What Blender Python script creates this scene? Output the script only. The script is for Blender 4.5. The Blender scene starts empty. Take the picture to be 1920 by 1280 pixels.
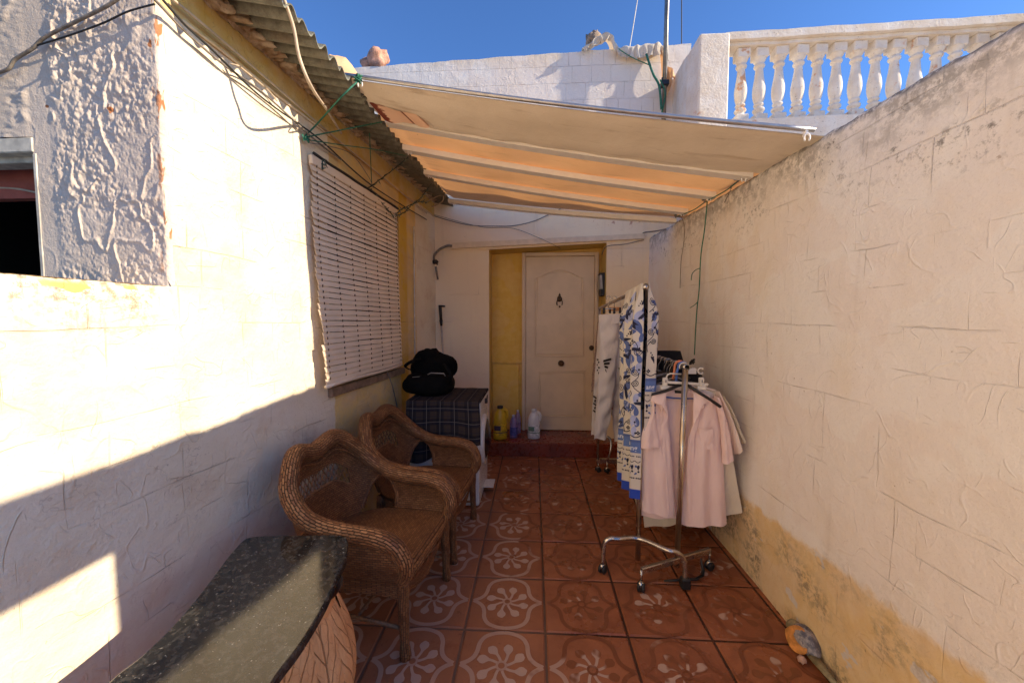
import bpy, math, random
import numpy as np
from mathutils import Vector, Matrix
from math import sin, cos, pi, radians

random.seed(7); RS = np.random.RandomState(11)
SC = bpy.context.scene
COL = SC.collection

# ------------------------------------------------------------------ camera
F, CX, CY = 721.0, 960.0, 640.0
EYE = Vector((0, 0, 1.45)); PITCH = math.atan(42 / 721); YAW = radians(3.18)
cd = bpy.data.cameras.new('camera'); cam = bpy.data.objects.new('camera', cd); COL.objects.link(cam)
cd.sensor_width = 36; cd.lens = 36 * F / 1920; cd.clip_start = .02; cd.clip_end = 2000
cam.location = EYE; cam.rotation_euler = (pi / 2 - PITCH, 0, YAW)
SC.camera = cam

# ------------------------------------------------------------------ light
SUN = Vector((2.46, -.36, 1.15)).normalized()
el = math.asin(SUN.z); az = math.atan2(SUN.x, SUN.y)
w = bpy.data.worlds.new('World'); SC.world = w; w.use_nodes = True
nt = w.node_tree; nt.nodes.clear()
sky = nt.nodes.new('ShaderNodeTexSky'); sky.sky_type = 'NISHITA'; sky.sun_disc = False
sky.sun_elevation = el; sky.sun_rotation = az; sky.altitude = 300; sky.air_density = 1.0; sky.dust_density = .25; sky.ozone_density = 4.0
bg = nt.nodes.new('ShaderNodeBackground'); bg.inputs[1].default_value = .056
out = nt.nodes.new('ShaderNodeOutputWorld')
tint = nt.nodes.new('ShaderNodeMix'); tint.data_type = 'RGBA'; tint.blend_type = 'MULTIPLY'; tint.inputs[0].default_value = 1
tint.inputs[7].default_value = (.64, .86, 1.16, 1)      # the clear dry air of the place: a deeper blue than the sky model's
nt.links.new(sky.outputs[0], tint.inputs[6]); nt.links.new(tint.outputs[2], bg.inputs[0]); nt.links.new(bg.outputs[0], out.inputs[0])
ld = bpy.data.lights.new('sun', 'SUN'); ld.energy = 2.4; ld.angle = radians(.55); ld.color = (1, .83, .60)
sun = bpy.data.objects.new('sun', ld); COL.objects.link(sun)
sun.rotation_euler = SUN.to_track_quat('Z', 'Y').to_euler(); sun.location = (6, -3, 8)
SC.view_settings.view_transform = 'Standard'; SC.view_settings.look = 'None'
SC.view_settings.exposure = 1.88; SC.view_settings.gamma = 1.0
SC.cycles.max_bounces = 12; SC.cycles.diffuse_bounces = 8; SC.cycles.transmission_bounces = 6
SC.cycles.sample_clamp_indirect = 6
SC.cycles.use_denoising = True

# ------------------------------------------------------------------ picture ray helpers (used only to read off real places)
_fh = Vector((-sin(YAW), cos(YAW), 0)); _r = Vector((cos(YAW), sin(YAW), 0))
_f = _fh * cos(PITCH) + Vector((0, 0, -sin(PITCH))); _u = _fh * sin(PITCH) + Vector((0, 0, cos(PITCH)))
def ray(px, py): return _f + _r * ((px - CX) / F) - _u * ((py - CY) / F)
def atX(px, py, X): d = ray(px, py); return EYE + d * (X / d.x)
def atY(px, py, Y): d = ray(px, py); return EYE + d * (Y / d.y)
def atZ(px, py, Z): d = ray(px, py); return EYE + d * ((Z - EYE.z) / d.z)
def atP(px, py, p0, n):
    d = ray(px, py); p0 = Vector(p0); n = Vector(n); return EYE + d * ((p0 - EYE).dot(n) / d.dot(n))
LWS = math.tan(radians(4.87))
def LWX(y): return -1.432 + LWS * y
def atL(px, py, off=0.0): return atP(px, py, (LWX(0) + off, 0, 0), (1, -LWS, 0))

# ------------------------------------------------------------------ shader shorthand
class S:
    nt = None
    def __init__(s, sock): s.s = sock
    def __add__(a, b): return op('ADD', a, b)
    def __radd__(a, b): return op('ADD', b, a)
    def __sub__(a, b): return op('SUBTRACT', a, b)
    def __rsub__(a, b): return op('SUBTRACT', b, a)
    def __mul__(a, b): return op('MULTIPLY', a, b)
    def __rmul__(a, b): return op('MULTIPLY', b, a)
def setin(sock, v):
    if isinstance(v, S): S.nt.links.new(v.s, sock)
    elif isinstance(v, (tuple, list)) and len(v) == 3 and sock.type == 'RGBA': sock.default_value = (*v, 1)
    else: sock.default_value = v
def op(o, a, b=0.0, c=None, clamp=False):
    n = S.nt.nodes.new('ShaderNodeMath'); n.operation = o; n.use_clamp = clamp
    setin(n.inputs[0], a); setin(n.inputs[1], b)
    if c is not None: setin(n.inputs[2], c)
    return S(n.outputs[0])
def ramp(x, a, b, c=0.0, d=1.0):
    n = S.nt.nodes.new('ShaderNodeMapRange'); n.interpolation_type = 'SMOOTHSTEP'
    setin(n.inputs[0], x)
    for i, v in enumerate((a, b, c, d)): setin(n.inputs[1 + i], v)
    return S(n.outputs[0])
def mix(f, a, b, mode='MIX'):
    n = S.nt.nodes.new('ShaderNodeMix'); n.data_type = 'RGBA'; n.blend_type = mode
    setin(n.inputs[0], f); setin(n.inputs[6], a); setin(n.inputs[7], b); return S(n.outputs[2])
def obj_xyz():
    n = S.nt.nodes.new('ShaderNodeTexCoord'); m = S.nt.nodes.new('ShaderNodeSeparateXYZ')
    S.nt.links.new(n.outputs['Object'], m.inputs[0]); return S(n.outputs['Object']), S(m.outputs[0]), S(m.outputs[1]), S(m.outputs[2])
def uv_xy():
    n = S.nt.nodes.new('ShaderNodeUVMap'); m = S.nt.nodes.new('ShaderNodeSeparateXYZ')
    S.nt.links.new(n.outputs[0], m.inputs[0]); return S(n.outputs[0]), S(m.outputs[0]), S(m.outputs[1])
def vec(x, y, z=0.0):
    n = S.nt.nodes.new('ShaderNodeCombineXYZ'); setin(n.inputs[0], x); setin(n.inputs[1], y); setin(n.inputs[2], z); return S(n.outputs[0])
def vadd(a, b, k=1.0):
    n = S.nt.nodes.new('ShaderNodeVectorMath'); n.operation = 'MULTIPLY_ADD'
    setin(n.inputs[0], b); n.inputs[1].default_value = (k, k, k); setin(n.inputs[2], a); return S(n.outputs[0])
def noise(v, sc, det=2.0, rough=.55, dist=0.0, color=False):
    n = S.nt.nodes.new('ShaderNodeTexNoise'); setin(n.inputs['Vector'], v); n.inputs['Scale'].default_value = sc
    n.inputs['Detail'].default_value = det; n.inputs['Roughness'].default_value = rough; n.inputs['Distortion'].default_value = dist
    return S(n.outputs[1 if color else 0])
def voro(v, sc, feat='F1', rnd=1.0):
    n = S.nt.nodes.new('ShaderNodeTexVoronoi'); n.feature = feat; setin(n.inputs['Vector'], v); n.inputs['Scale'].default_value = sc
    n.inputs['Randomness'].default_value = rnd; return S(n.outputs[0])
def brick(v, wd, ht, mort, smooth=.3, off=.5, fac=True, sq=1.0, sqf=2):
    n = S.nt.nodes.new('ShaderNodeTexBrick'); setin(n.inputs['Vector'], v); n.inputs['Scale'].default_value = 1
    n.inputs['Mortar Size'].default_value = mort; n.inputs['Mortar Smooth'].default_value = smooth
    n.inputs['Brick Width'].default_value = wd; n.inputs['Row Height'].default_value = ht; n.offset = off
    n.squash = sq; n.squash_frequency = sqf
    n.inputs['Color1'].default_value = (0, 0, 0, 1); n.inputs['Color2'].default_value = (1, 1, 1, 1)
    return S(n.outputs[1 if fac else 0])

class Mat:
    """with Mat('name') as m: m.bsdf inputs"""
    def __init__(s, name):
        s.m = bpy.data.materials.new(name); s.m.use_nodes = True; s.nt = s.m.node_tree
        s.b = s.nt.nodes['Principled BSDF']; s.out = s.nt.nodes['Material Output']
    def __enter__(s): S.nt = s.nt; return s
    def __exit__(s, *a): pass
    def set(s, **k):
        for n, v in k.items():
            nm = {'color': 'Base Color', 'rough': 'Roughness', 'metal': 'Metallic', 'ior': 'IOR', 'spec': 'Specular IOR Level',
                  'coat': 'Coat Weight', 'coat_rough': 'Coat Roughness', 'trans': 'Transmission Weight', 'sheen': 'Sheen Weight', 'alpha': 'Alpha'}[n]
            setin(s.b.inputs[nm], v)
        return s
    def bump(s, h, dist=.005, strength=1.0):
        n = s.nt.nodes.new('ShaderNodeBump'); n.inputs['Distance'].default_value = dist; n.inputs['Strength'].default_value = strength
        setin(n.inputs['Height'], h); s.nt.links.new(n.outputs[0], s.b.inputs['Normal']); return s
def simple(name, color, rough=.6, metal=0.0, var=.12, nscale=14, bump=.0006, **k):
    with Mat(name) as m:
        o, x, y, z = obj_xyz()
        n = noise(o, nscale, 4); n2 = noise(o, nscale * 7, 3)
        c = mix(ramp(n, .3, .7), tuple(c * (1 - var) for c in color), tuple(min(1, c * (1 + var)) for c in color))
        m.set(color=c, rough=ramp(n2, .2, .8, max(.02, rough - .08), min(1, rough + .08)), metal=metal, **k)
        if bump: m.bump(n2, bump)
    return m.m

def plaster(name, axis, zones, relief=1.0, dirt=.5, stip=1.0, seed=0.0, top=None, low=None, fine_above=None):
    """scored render on masonry; axis 'y' for walls running along Y, 'x' for walls running along X.
    zones(x,y,z,n) -> colour socket"""
    with Mat(name) as m:
        o, x, y, z = obj_xyz()
        h_ = y if axis == 'y' else x
        p = vec(h_ + seed, z, 0.0)
        wob = noise(p, 1.7, 3, color=True)
        pw = vadd(p, wob, .05)
        b1 = brick(pw, .37, .29, .0024, .6, .5, sq=.7, sqf=3)
        b2 = brick(vadd(pw, p, 0.0), .23, .145, .002, .6, .37, sq=1.3, sqf=2)
        g1 = ramp(noise(p, 3.3, 3), .47, .62); g2 = ramp(noise(vec(h_ + 7.3 + seed, z), 2.6, 3), .50, .62)
        if fine_above:
            b3 = brick(vadd(p, wob, .012), .20, .17, .0028, .5, .31, sq=.6, sqf=3); g3 = ramp(z, fine_above, fine_above + .05); g1 = g1 * (1.0 - g3); lines = op('MAXIMUM', op('MAXIMUM', b1 * g1, b2 * g2 * .5), b3 * g3)
        else: lines = op('MAXIMUM', b1 * g1, b2 * g2 * .8)
        def stroke(sx, sz, sc, w_, ox, gsc, glo, ghi):
            q = noise(vadd(vec(h_ * sx + ox + z * .25, z * sz - h_ * .15), noise(p, 4.0, 2, color=True), .10), sc, 1.5, .5)
            return ramp(op('ABSOLUTE', q - .5), 0.0, w_, 1.0, 0.0) * ramp(noise(vec(h_ + ox * 3, z - ox), gsc, 3, .6), glo, ghi)
        rid = stroke(1.0, .9, 4.2, .011, 3.1 + seed, 5.6, .50, .60)
        rid2 = stroke(1.9, .7, 5.5, .015, 8.7 + seed, 6.5, .49, .60) + stroke(.8, 1.8, 7.0, .015, 15.2 + seed, 7.5, .51, .62)
        fine = noise(p, 95, 5, .7); mid = noise(p, 13, 5, .6); big = noise(p, 2.4, 4)
        st = noise(p, 45, 3) * ramp(noise(p, 2.1, 2), .42, .66)
        H = lines * -.5 + rid * .25 + rid2 * .20 + fine * (.22 * stip) + mid * .9 + st * (.5 * stip) + big * .8
        m.bump(H, .0062 * relief, 1.0)
        c = zones(x, y, z, big, mid)
        # dirt caught in the scored lines and pin holes
        d = op('MAXIMUM', lines * ramp(noise(p, 7, 3), .46, .72) * .8, ramp(noise(p, 60, 2, .5), .70, .76) * ramp(noise(p, 3.3, 3), .5, .62) * .8)
        c = mix(d * dirt, c, (.30, .22, .15))
        pt_ = ramp(noise(vadd(p, noise(p, 6, 3, color=True), .06), 1.9, 3), .50, .525) * .22
        c = mix(pt_ * dirt, c, (.78, .63, .54))
        c = mix(ramp(noise(p, 150, 3, .6), .60, .70) * .25 * dirt, c, (.40, .30, .20))
        streak = ramp(noise(vec(h_ * 9 + seed, z * .55), 1.0, 4, .6), .55, .78) * .22
        c = mix(streak * dirt, c, (.45, .35, .26))
        if top:
            a = ramp(z + noise(p, 5, 5, .7) * .34 + noise(p, 1.6, 2) * .45, top[0], top[1]) * ramp(noise(p, 26, 5, .8), .50, .66) * ramp(noise(p, 4.5, 3), .40, .58)
            b_ = ramp(z + noise(p, 9, 4, .7) * .06 - op('MULTIPLY', h_, .033 if axis == 'y' else 0.0), 2.150, 2.195) * ramp(noise(p, 22, 4, .8), .40, .56)
            c3 = ramp(z + noise(p, 6, 4, .7) * .22 - op('MULTIPLY', h_, .033 if axis == 'y' else 0.0), 2.07, 2.23) * ramp(noise(p, 18, 5, .8), .38, .58) * ramp(noise(p, 2.2, 3), .34, .52)
            c = mix(op('MAXIMUM', op('MAXIMUM', a * .75, b_ * .85), c3 * .55), c, (.10, .085, .07))
        if low:
            a = ramp(z - noise(p, 6, 5, .75) * .42 - noise(p, 1.3, 2) * .18, -.12, low, 1.0, 0.0) * ramp(noise(p, 30, 5, .75), .42, .6)
            c = mix(a * .7 * ramp(noise(p, 2.6, 3), .42, .56), c, (.14, .12, .10))
        m.set(color=c, rough=.88, spec=.25)
    return m.m

WHITE = (.80, .745, .67); WHITE2 = (.74, .66, .57); YEL = (.78, .55, .20); YELD = (.60, .40, .10)
def z_left(x, y, z, big, mid):
    c = mix(ramp(big, .3, .7), (.81, .725, .565), (.77, .665, .49))
    edge = y + (mid - .5) * .05
    yel = mix(ramp(mid, .3, .7), YEL, (.66, .50, .25))
    strong = mix(ramp(edge, 3.26, 3.30) * ramp(edge, 3.42, 3.47, 1, 0), yel, (.66, .42, .06))
    c = mix(ramp(edge, 2.30, 2.315) * ramp(edge, 3.62, 3.66, 1, 0), c, strong)
    c = mix(ramp(z + (mid - .5) * .03, 2.545, 2.56), c, mix(ramp(mid, .35, .65), (.66, .45, .12), (.68, .52, .22)))
    # chips near the parapet
    n = noise(vec(y * 1.0, z * 1.6), 5.5, 4, .6)
    grime = ramp(z + noise(vec(y * 3, z * .7), 3.2, 5, .7) * .5, 1.55, 1.85) * ramp(noise(vec(y, z), 30, 5, .8), .46, .60) * ramp(y, 1.25, 1.33, 1, 0) * ramp(noise(vec(y * 4, z * .5), 2.1, 2), .42, .55)
    c = mix(grime * .85, c, (.20, .15, .10))
    hair = ramp(op('ABSOLUTE', noise(vec(y, z), 2.3, 5, .6) - .5), 0, .0035, 1, 0) * ramp(noise(vec(y, z), 1.7, 2), .46, .58)
    spk = ramp(noise(vec(y, z), 70, 3, .6), .66, .71) * ramp(noise(vec(y, z), 2.6, 3), .44, .60)
    c = mix(op('MAXIMUM', hair * .35, spk * .6), c, (.22, .15, .10))
    c = mix(ramp(noise(vec(y, z), 3.4, 5, .65), .48, .66) * .38, c, (.62, .44, .28))
    chip = ramp(n + ramp(z, 1.42, 1.56, -.22, .05), .585, .60) * ramp(z, 1.55, 1.57, 1, 0) * ramp(y, 1.30, 1.36, 1, 0)
    c = mix(chip, c, (.78, .42, .14))
    low = ramp(z, .25, .85, 1, 0) * ramp(mid, .35, .75) * .5
    return mix(low, c, (.74, .55, .40))
def z_right(x, y, z, big, mid):
    c = mix(ramp(big, .36, .64), (.88, .85, .81), (.88, .83, .785))
    c = mix(ramp(noise(vec(y * 1.2, z * .6), 2.2, 4), .52, .66) * .35, c, (.82, .71, .54))
    n = noise(vec(y, z), 1.1, 3); t = z - (mid - .5) * .09 - (n - .5) * .13 - (noise(vec(y, z), 26, 3) - .5) * .03 + (y - 1.9) * .035
    ye = mix(ramp(mid, .3, .7), (.82, .63, .37), (.78, .56, .28))
    patch = ramp(noise(vec(y * 1.0, z * 1.4), 7, 3), .64, .66)
    ye = mix(patch, ye, (.72, .65, .58))
    return mix(ramp(t, .425, .465, 1, 0), c, ye)
def z_back(x, y, z, big, mid):
    c = mix(ramp(big, .3, .7), (.90, .74, .52), (.89, .71, .49))
    a = ramp(z, 2.36, 2.5) * ramp(x, .2, 1.0) * ramp(z, 2.7, 2.8, 1, 0) * ramp(noise(vec(x, z), 12, 4, .7), .60, .64)
    c = mix(a, c, (.42, .15, .06))
    c = mix(ramp(z, 2.7, 2.9), c, mix(ramp(big, .4, .6), (.80, .76, .71), (.76, .70, .63)))
    b = ramp(z + (mid - .5) * .1, 4.0, 4.2) * ramp(noise(vec(x, z), 2.3, 3), .46, .58) * .45
    return mix(b, c, (.66, .52, .34))
def z_recess(x, y, z, big, mid):
    c = mix(ramp(mid, .3, .7), (.84, .56, .14), (.80, .50, .10))
    a = ramp(op('ABSOLUTE', z - (mid - .5) * .03 - .93), 0.0, .02, 1, 0)
    return mix(a * .6, c, (.45, .27, .08))
M_LEFT = plaster('white_render_scored', 'y', z_left, 1.7, .5)
M_RIGHT = plaster('cream_render_scored', 'y', z_right, 1.1, .8, seed=4.0, top=(2.26, 2.50), low=.26)
M_BACK = plaster('back_render_scored', 'x', z_back, .9, .8, seed=2.0, fine_above=2.9)
M_REC = plaster('yellow_render', 'x', z_recess, .9, .4)
M_YEL = plaster('yellow_reveal', 'y', lambda x, y, z, b, mi: mix(ramp(mi, .3, .7), (.68, .48, .12), (.60, .41, .10)), .6, .3)
M_WHITE = plaster('white_masonry', 'x', lambda x, y, z, b, mi: mix(ramp(b, .3, .7), (.80, .78, .74), (.77, .71, .62)), .5, .4, top=(4.55, 4.7))

# ------------------------------------------------------------------ mesh helpers
class MB:
    def __init__(s): s.v = []; s.uv = []; s.f = []; s.mi = []; s.cur = 0; s.sm = []
    def add(s, verts, faces, uvs=None, smooth=False):
        b = len(s.v); s.v += [tuple(v) for v in verts]
        s.uv += list(uvs) if uvs is not None else [(0, 0)] * len(verts)
        for f in faces: s.f.append([b + i for i in f]); s.mi.append(s.cur); s.sm.append(smooth)
    def box(s, x0, y0, z0, x1, y1, z1, M=None):
        vs = [Vector((x, y, z)) for z in (z0, z1) for y in (y0, y1) for x in (x0, x1)]
        if M is not None: vs = [M @ v for v in vs]
        uv = [(v[0] + v[1], v[2]) for v in vs]
        s.add(vs, [(0, 2, 3, 1), (4, 5, 7, 6), (0, 1, 5, 4), (2, 6, 7, 3), (0, 4, 6, 2), (1, 3, 7, 5)], uv)
        return s
    def bbox(s, x0, y0, z0, x1, y1, z1, r=.005, M=None):
        """box with chamfered edges"""
        bm = {}
        xs, ys, zs = (x0, x1), (y0, y1), (z0, z1)
        vs = []; idx = {}
        for i in (0, 1):
            for j in (0, 1):
                for k in (0, 1):
                    sx, sy, sz = (1, -1)[i], (1, -1)[j], (1, -1)[k]
                    for a in range(3):
                        d = [sx * r, sy * r, sz * r]; d[a] = 0
                        idx[(i, j, k, a)] = len(vs); vs.append(Vector((xs[i] + d[0], ys[j] + d[1], zs[k] + d[2])))
        f = []
        for a in range(3):
            o = [q for q in range(3) if q != a]
            for sd in (0, 1):
                c = []
                for p, q in ((0, 0), (1, 0), (1, 1), (0, 1)):
                    t = [0, 0, 0]; t[a] = sd; t[o[0]] = p; t[o[1]] = q; c.append(idx[(*t, a)])
                f.append(c)
        for a in range(3):       # edges along axis a
            o = [q for q in range(3) if q != a]
            for p in (0, 1):
                for q in (0, 1):
                    t0 = [0, 0, 0]; t1 = [0, 0, 0]; t0[o[0]] = t1[o[0]] = p; t0[o[1]] = t1[o[1]] = q; t1[a] = 1
                    f.append([idx[(*t0, o[0])], idx[(*t1, o[0])], idx[(*t1, o[1])], idx[(*t0, o[1])]])
        for i in (0, 1):
            for j in (0, 1):
                for k in (0, 1): f.append([idx[(i, j, k, a)] for a in range(3)])
        if M is not None: vs = [M @ v for v in vs]
        s.add(vs, f, [(v[0] + v[1], v[2]) for v in vs]); return s
    def tube(s, pts, r=.01, n=8, caps=True, squash=None, closed=False, uvs=1.0, up0=None):
        P = [Vector(p) for p in pts]; N = len(P)
        if not callable(r): rr = (lambda t: r) if not isinstance(r, (list, tuple)) else (lambda t: r[min(N - 1, int(round(t * (N - 1))))])
        else: rr = r
        T = []
        for i in range(N):
            a = P[(i - 1) % N] if closed else P[max(0, i - 1)]; b = P[(i + 1) % N] if closed else P[min(N - 1, i + 1)]
            t = (b - a); T.append(t.normalized() if t.length > 1e-9 else Vector((0, 0, 1)))
        up = Vector(up0) if up0 else (Vector((0, 0, 1)) if abs(T[0].z) < .9 else Vector((1, 0, 0)))
        vs = []; uv = []; L = 0
        nrm = (up - T[0] * up.dot(T[0])).normalized()
        for i in range(N):
            if i: L += (P[i] - P[i - 1]).length
            nrm = (nrm - T[i] * nrm.dot(T[i]))
            nrm = nrm.normalized() if nrm.length > 1e-6 else T[i].orthogonal().normalized()
            bi = T[i].cross(nrm); R = rr(i / max(1, N - 1)); k = squash if squash else 1.0
            for j in range(n + 1):
                a = 2 * pi * j / n
                vs.append(P[i] + nrm * (cos(a) * R * k) + bi * (sin(a) * R)); uv.append((L * uvs, a * max(R, .004) * uvs))
        fs = []
        m = n + 1
        for i in range(N - 1 + (1 if closed else 0)):
            a = i * m; b = ((i + 1) % N) * m
            for j in range(n): fs.append((a + j, a + j + 1, b + j + 1, b + j))
        if caps and not closed:
            fs.append(tuple(range(n - 1, -1, -1))); fs.append(tuple((N - 1) * m + j for j in range(n)))
        s.add(vs, fs, uv, True); return s
    def lathe(s, prof, c=(0, 0, 0), n=20, M=None, sx=1, sy=1):
        vs = []; uv = []; c = Vector(c)
        for i, (r, z) in enumerate(prof):
            for j in range(n + 1):
                a = 2 * pi * j / n; v = Vector((r * cos(a) * sx, r * sin(a) * sy, z))
                if M is not None: v = M @ v
                vs.append(c + v); uv.append((a * .1, z))
        m = n + 1
        s.add(vs, [(i * m + j, i * m + j + 1, (i + 1) * m + j + 1, (i + 1) * m + j) for i in range(len(prof) - 1) for j in range(n)], uv, True)
        return s
    def grid(s, fn, nu, nv, u0=0, u1=1, v0=0, v1=1, uvs=None, smooth=True, keep=None, flip=False):
        vs = []; uv = []
        for i in range(nu + 1):
            for j in range(nv + 1):
                u = u0 + (u1 - u0) * i / nu; v = v0 + (v1 - v0) * j / nv
                vs.append(fn(u, v)); uv.append(uvs(u, v) if uvs else (u, v))
        m = nv + 1; fs = []
        for i in range(nu):
            for j in range(nv):
                if keep and not keep(u0 + (u1 - u0) * (i + .5) / nu, v0 + (v1 - v0) * (j + .5) / nv): continue
                q = (i * m + j, (i + 1) * m + j, (i + 1) * m + j + 1, i * m + j + 1)
                fs.append(q[::-1] if flip else q)
        s.add(vs, fs, uv, smooth); return s
    def blob(s, c, r, n=10, noise_=0.15, M=None, seed=1, p=2.0):
        rs = random.Random(seed); ph = [(rs.uniform(0, 6), rs.uniform(1, 4), rs.uniform(1, 4)) for _ in range(5)]
        c = Vector(c); R = Vector(r)
        def fn(u, v):
            a = 2 * pi * u; b = pi * v
            d = Vector((cos(a) * sin(b), sin(a) * sin(b), cos(b)))
            k = 1 + noise_ * sum(sin(q[1] * d.x * 2 + q[0]) * cos(q[2] * d.y * 2 + q[0] * 2 + d.z) for q in ph) / 2.5
            if p != 2: k /= (abs(d.x) ** p + abs(d.y) ** p + abs(d.z) ** p) ** (1 / p)
            w_ = Vector((d.x * R.x * k, d.y * R.y * k, d.z * R.z * k))
            return c + (M @ w_ if M is not None else w_)
        return s.grid(fn, n * 2, n, flip=True)
    def solid_poly(s, pts, d, M=None):
        """closed 2D outline (list of 3D points) pushed by vector d"""
        n = len(pts); P = [Vector(p) for p in pts]; d = Vector(d)
        vs = P + [p + d for p in P]
        if M is not None: vs = [M @ v for v in vs]
        s.add(vs, [tuple(range(n))[::-1], tuple(range(n, 2 * n))] + [(i, (i + 1) % n, n + (i + 1) % n, n + i) for i in range(n)]); return s
    def build(s, name, mat, parent=None, loc=None, keep_world=True):
        me = bpy.data.meshes.new(name)
        off = Vector(loc) if loc is not None else Vector((0, 0, 0))
        me.from_pydata([(v[0] - off.x, v[1] - off.y, v[2] - off.z) for v in s.v], [], s.f)
        me.update()
        if len(s.uv) == len(s.v):
            ul = me.uv_layers.new(name='UVMap'); idx = np.empty(len(me.loops), dtype=np.int32); me.loops.foreach_get('vertex_index', idx)
            ul.data.foreach_set('uv', np.array(s.uv, dtype=np.float32)[idx].ravel())
        me.polygons.foreach_set('use_smooth', np.array(s.sm, dtype=bool))
        mats = mat if isinstance(mat, (list, tuple)) else [mat]
        for m_ in mats: me.materials.append(m_)
        if len(mats) > 1: me.polygons.foreach_set('material_index', np.array(s.mi, dtype=np.int32))
        o = bpy.data.objects.new(name, me); COL.objects.link(o)
        if parent is not None: o.parent = parent
        o.location = off
        return o
def tag(o, label=None, cat=None, group=None, kind=None):
    if label: o['label'] = label
    if cat: o['category'] = cat
    if group: o['group'] = group
    if kind: o['kind'] = kind
    return o
def thing(name, label, cat, loc=(0, 0, 0), rz=0.0, group=None):
    o = bpy.data.objects.new(name, None); COL.objects.link(o); o.location = loc; o.rotation_euler = (0, 0, rz); o.empty_display_size = .1
    return tag(o, label, cat, group)
def struct(o): o['kind'] = 'structure'; return o
def subsurf_bevel(o, wd=.004, seg=2):
    m = o.modifiers.new('bevel', 'BEVEL'); m.width = wd; m.segments = seg; m.limit_method = 'ANGLE'; m.angle_limit = radians(40); return o
def lerp(a, b, t): return a + (b - a) * t
def sstep(a, b, x): t = min(1.0, max(0.0, (x - a) / (b - a))); return t * t * (3 - 2 * t)
def spline(pts, n=8):
    P = [Vector(p) for p in pts]; out_ = []
    for i in range(len(P) - 1):
        a = P[max(0, i - 1)]; b = P[i]; c = P[i + 1]; d = P[min(len(P) - 1, i + 2)]
        for k in range(n):
            t = k / n
            out_.append(.5 * ((2 * b) + (c - a) * t + (2 * a - 5 * b + 4 * c - d) * t * t + (3 * b - a - 3 * c + d) * t ** 3))
    out_.append(P[-1]); return out_
# value noise in numpy for real relief
def vnoise(X, Y, seed=0):
    def h(i, j): return np.modf(np.abs(np.sin(i * 127.1 + j * 311.7 + seed * 74.7) * 43758.5453))[0]
    xi = np.floor(X); yi = np.floor(Y); fx = X - xi; fy = Y - yi
    fx = fx * fx * (3 - 2 * fx); fy = fy * fy * (3 - 2 * fy)
    return (h(xi, yi) * (1 - fx) + h(xi + 1, yi) * fx) * (1 - fy) + (h(xi, yi + 1) * (1 - fx) + h(xi + 1, yi + 1) * fx) * fy
def fbm(X, Y, oct_=4, seed=0, rough=.5):
    s = 0; a = 1; t = 0
    for k in range(oct_): s = s + a * vnoise(X * 2 ** k, Y * 2 ** k, seed + k * 7); t += a; a *= rough
    return s / t
# ================================================================== SETTING
# ---- ground beyond the patio
mb = MB(); mb.add([(-400, -400, -.02), (400, -400, -.02), (400, 400, -.02), (-400, 400, -.02)], [(0, 1, 2, 3)])
struct(mb.build('ground', simple('dry_ground', (.46, .38, .29), .9, nscale=.6)))

# ---- tiled floor
X0_ = .060 - 6 * .379; Y0_ = 1.709 - 8 * .3675
def floor_mat(name, kind):
    with Mat(name) as m:
        o, x, y, z = obj_xyz()
        n = noise(o, 5, 5, .65); n2 = noise(o, 90, 4, .7); n3 = noise(o, 1.6, 3)
        # wet and worn towards the right and back, dusty near the bench
        dust = ramp(x + (n3 - .5) * .9 + (y - 1.9) * .30, -.25, .35, 1.0, 0.0)
        cid = op('FLOOR', (x - X0_) * (1 / .379)) * 12.9898 + op('FLOOR', (y - Y0_) * (1 / .3675)) * 78.233
        cell = op('FRACT', op('SINE', cid) * 43758.5)
        if kind == 'tile':
            c = mix(ramp(n, .3, .7), (.38, .130, .055), (.26, .082, .033))
            c = mix(ramp(n2, .62, .72) * .5, c, (.50, .28, .18))
            c = mix(dust * .5, c, (.42, .19, .10))
            c = mix(ramp(noise(o, 7, 5, .7), .55, .72) * .5, c, (.20, .05, .014)); c = mix(cell * .38, c, (.20, .062, .028)); c = mix(ramp(noise(o, 23, 4, .75), .60, .68) * .4, c, (.13, .05, .025))
        elif kind == 'pattern':
            sel = ramp(noise(o, 5.5, 3) + dust * .42 + (cell - .5) * .12, .60, .74)
            c = mix(sel, (.21, .066, .026), (.46, .28, .20))
        elif kind == 'petal':
            sel = ramp(noise(o, 9.5, 2) + dust * .36 + (cell - .5) * .12, .54, .64)
            c = mix(sel, (.22, .072, .028), (.49, .32, .24))
        else:
            c = mix(dust * .5, (.055, .02, .009), (.30, .18, .13))
        wet = ramp(noise(o, 3.0, 4, .6) - dust * .3, .42, .58)
        r = ramp(wet + n2 * .15, .2, 1.0, .50, .22)
        m.set(color=c, rough=r, spec=.38)
        m.bump(n2 * .4 + n * 1.2, .0016)
    return m.m
MF = [floor_mat('terracotta_tile', 'tile'), floor_mat('tile_frame_pattern', 'pattern'), floor_mat('tile_flower_petals', 'petal'), floor_mat('tile_grout', 'grout')]
T = .3675; TX = .379; X0 = .060 - 6 * TX; Y0 = 1.709 - 8 * T
mb = MB(); mb.cur = 3
mb.add([(-2.2, -4, -.006), (2.4, -4, -.006), (2.4, 4.6, -.006), (-2.2, 4.6, -.006)], [(0, 1, 2, 3)])
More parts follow.
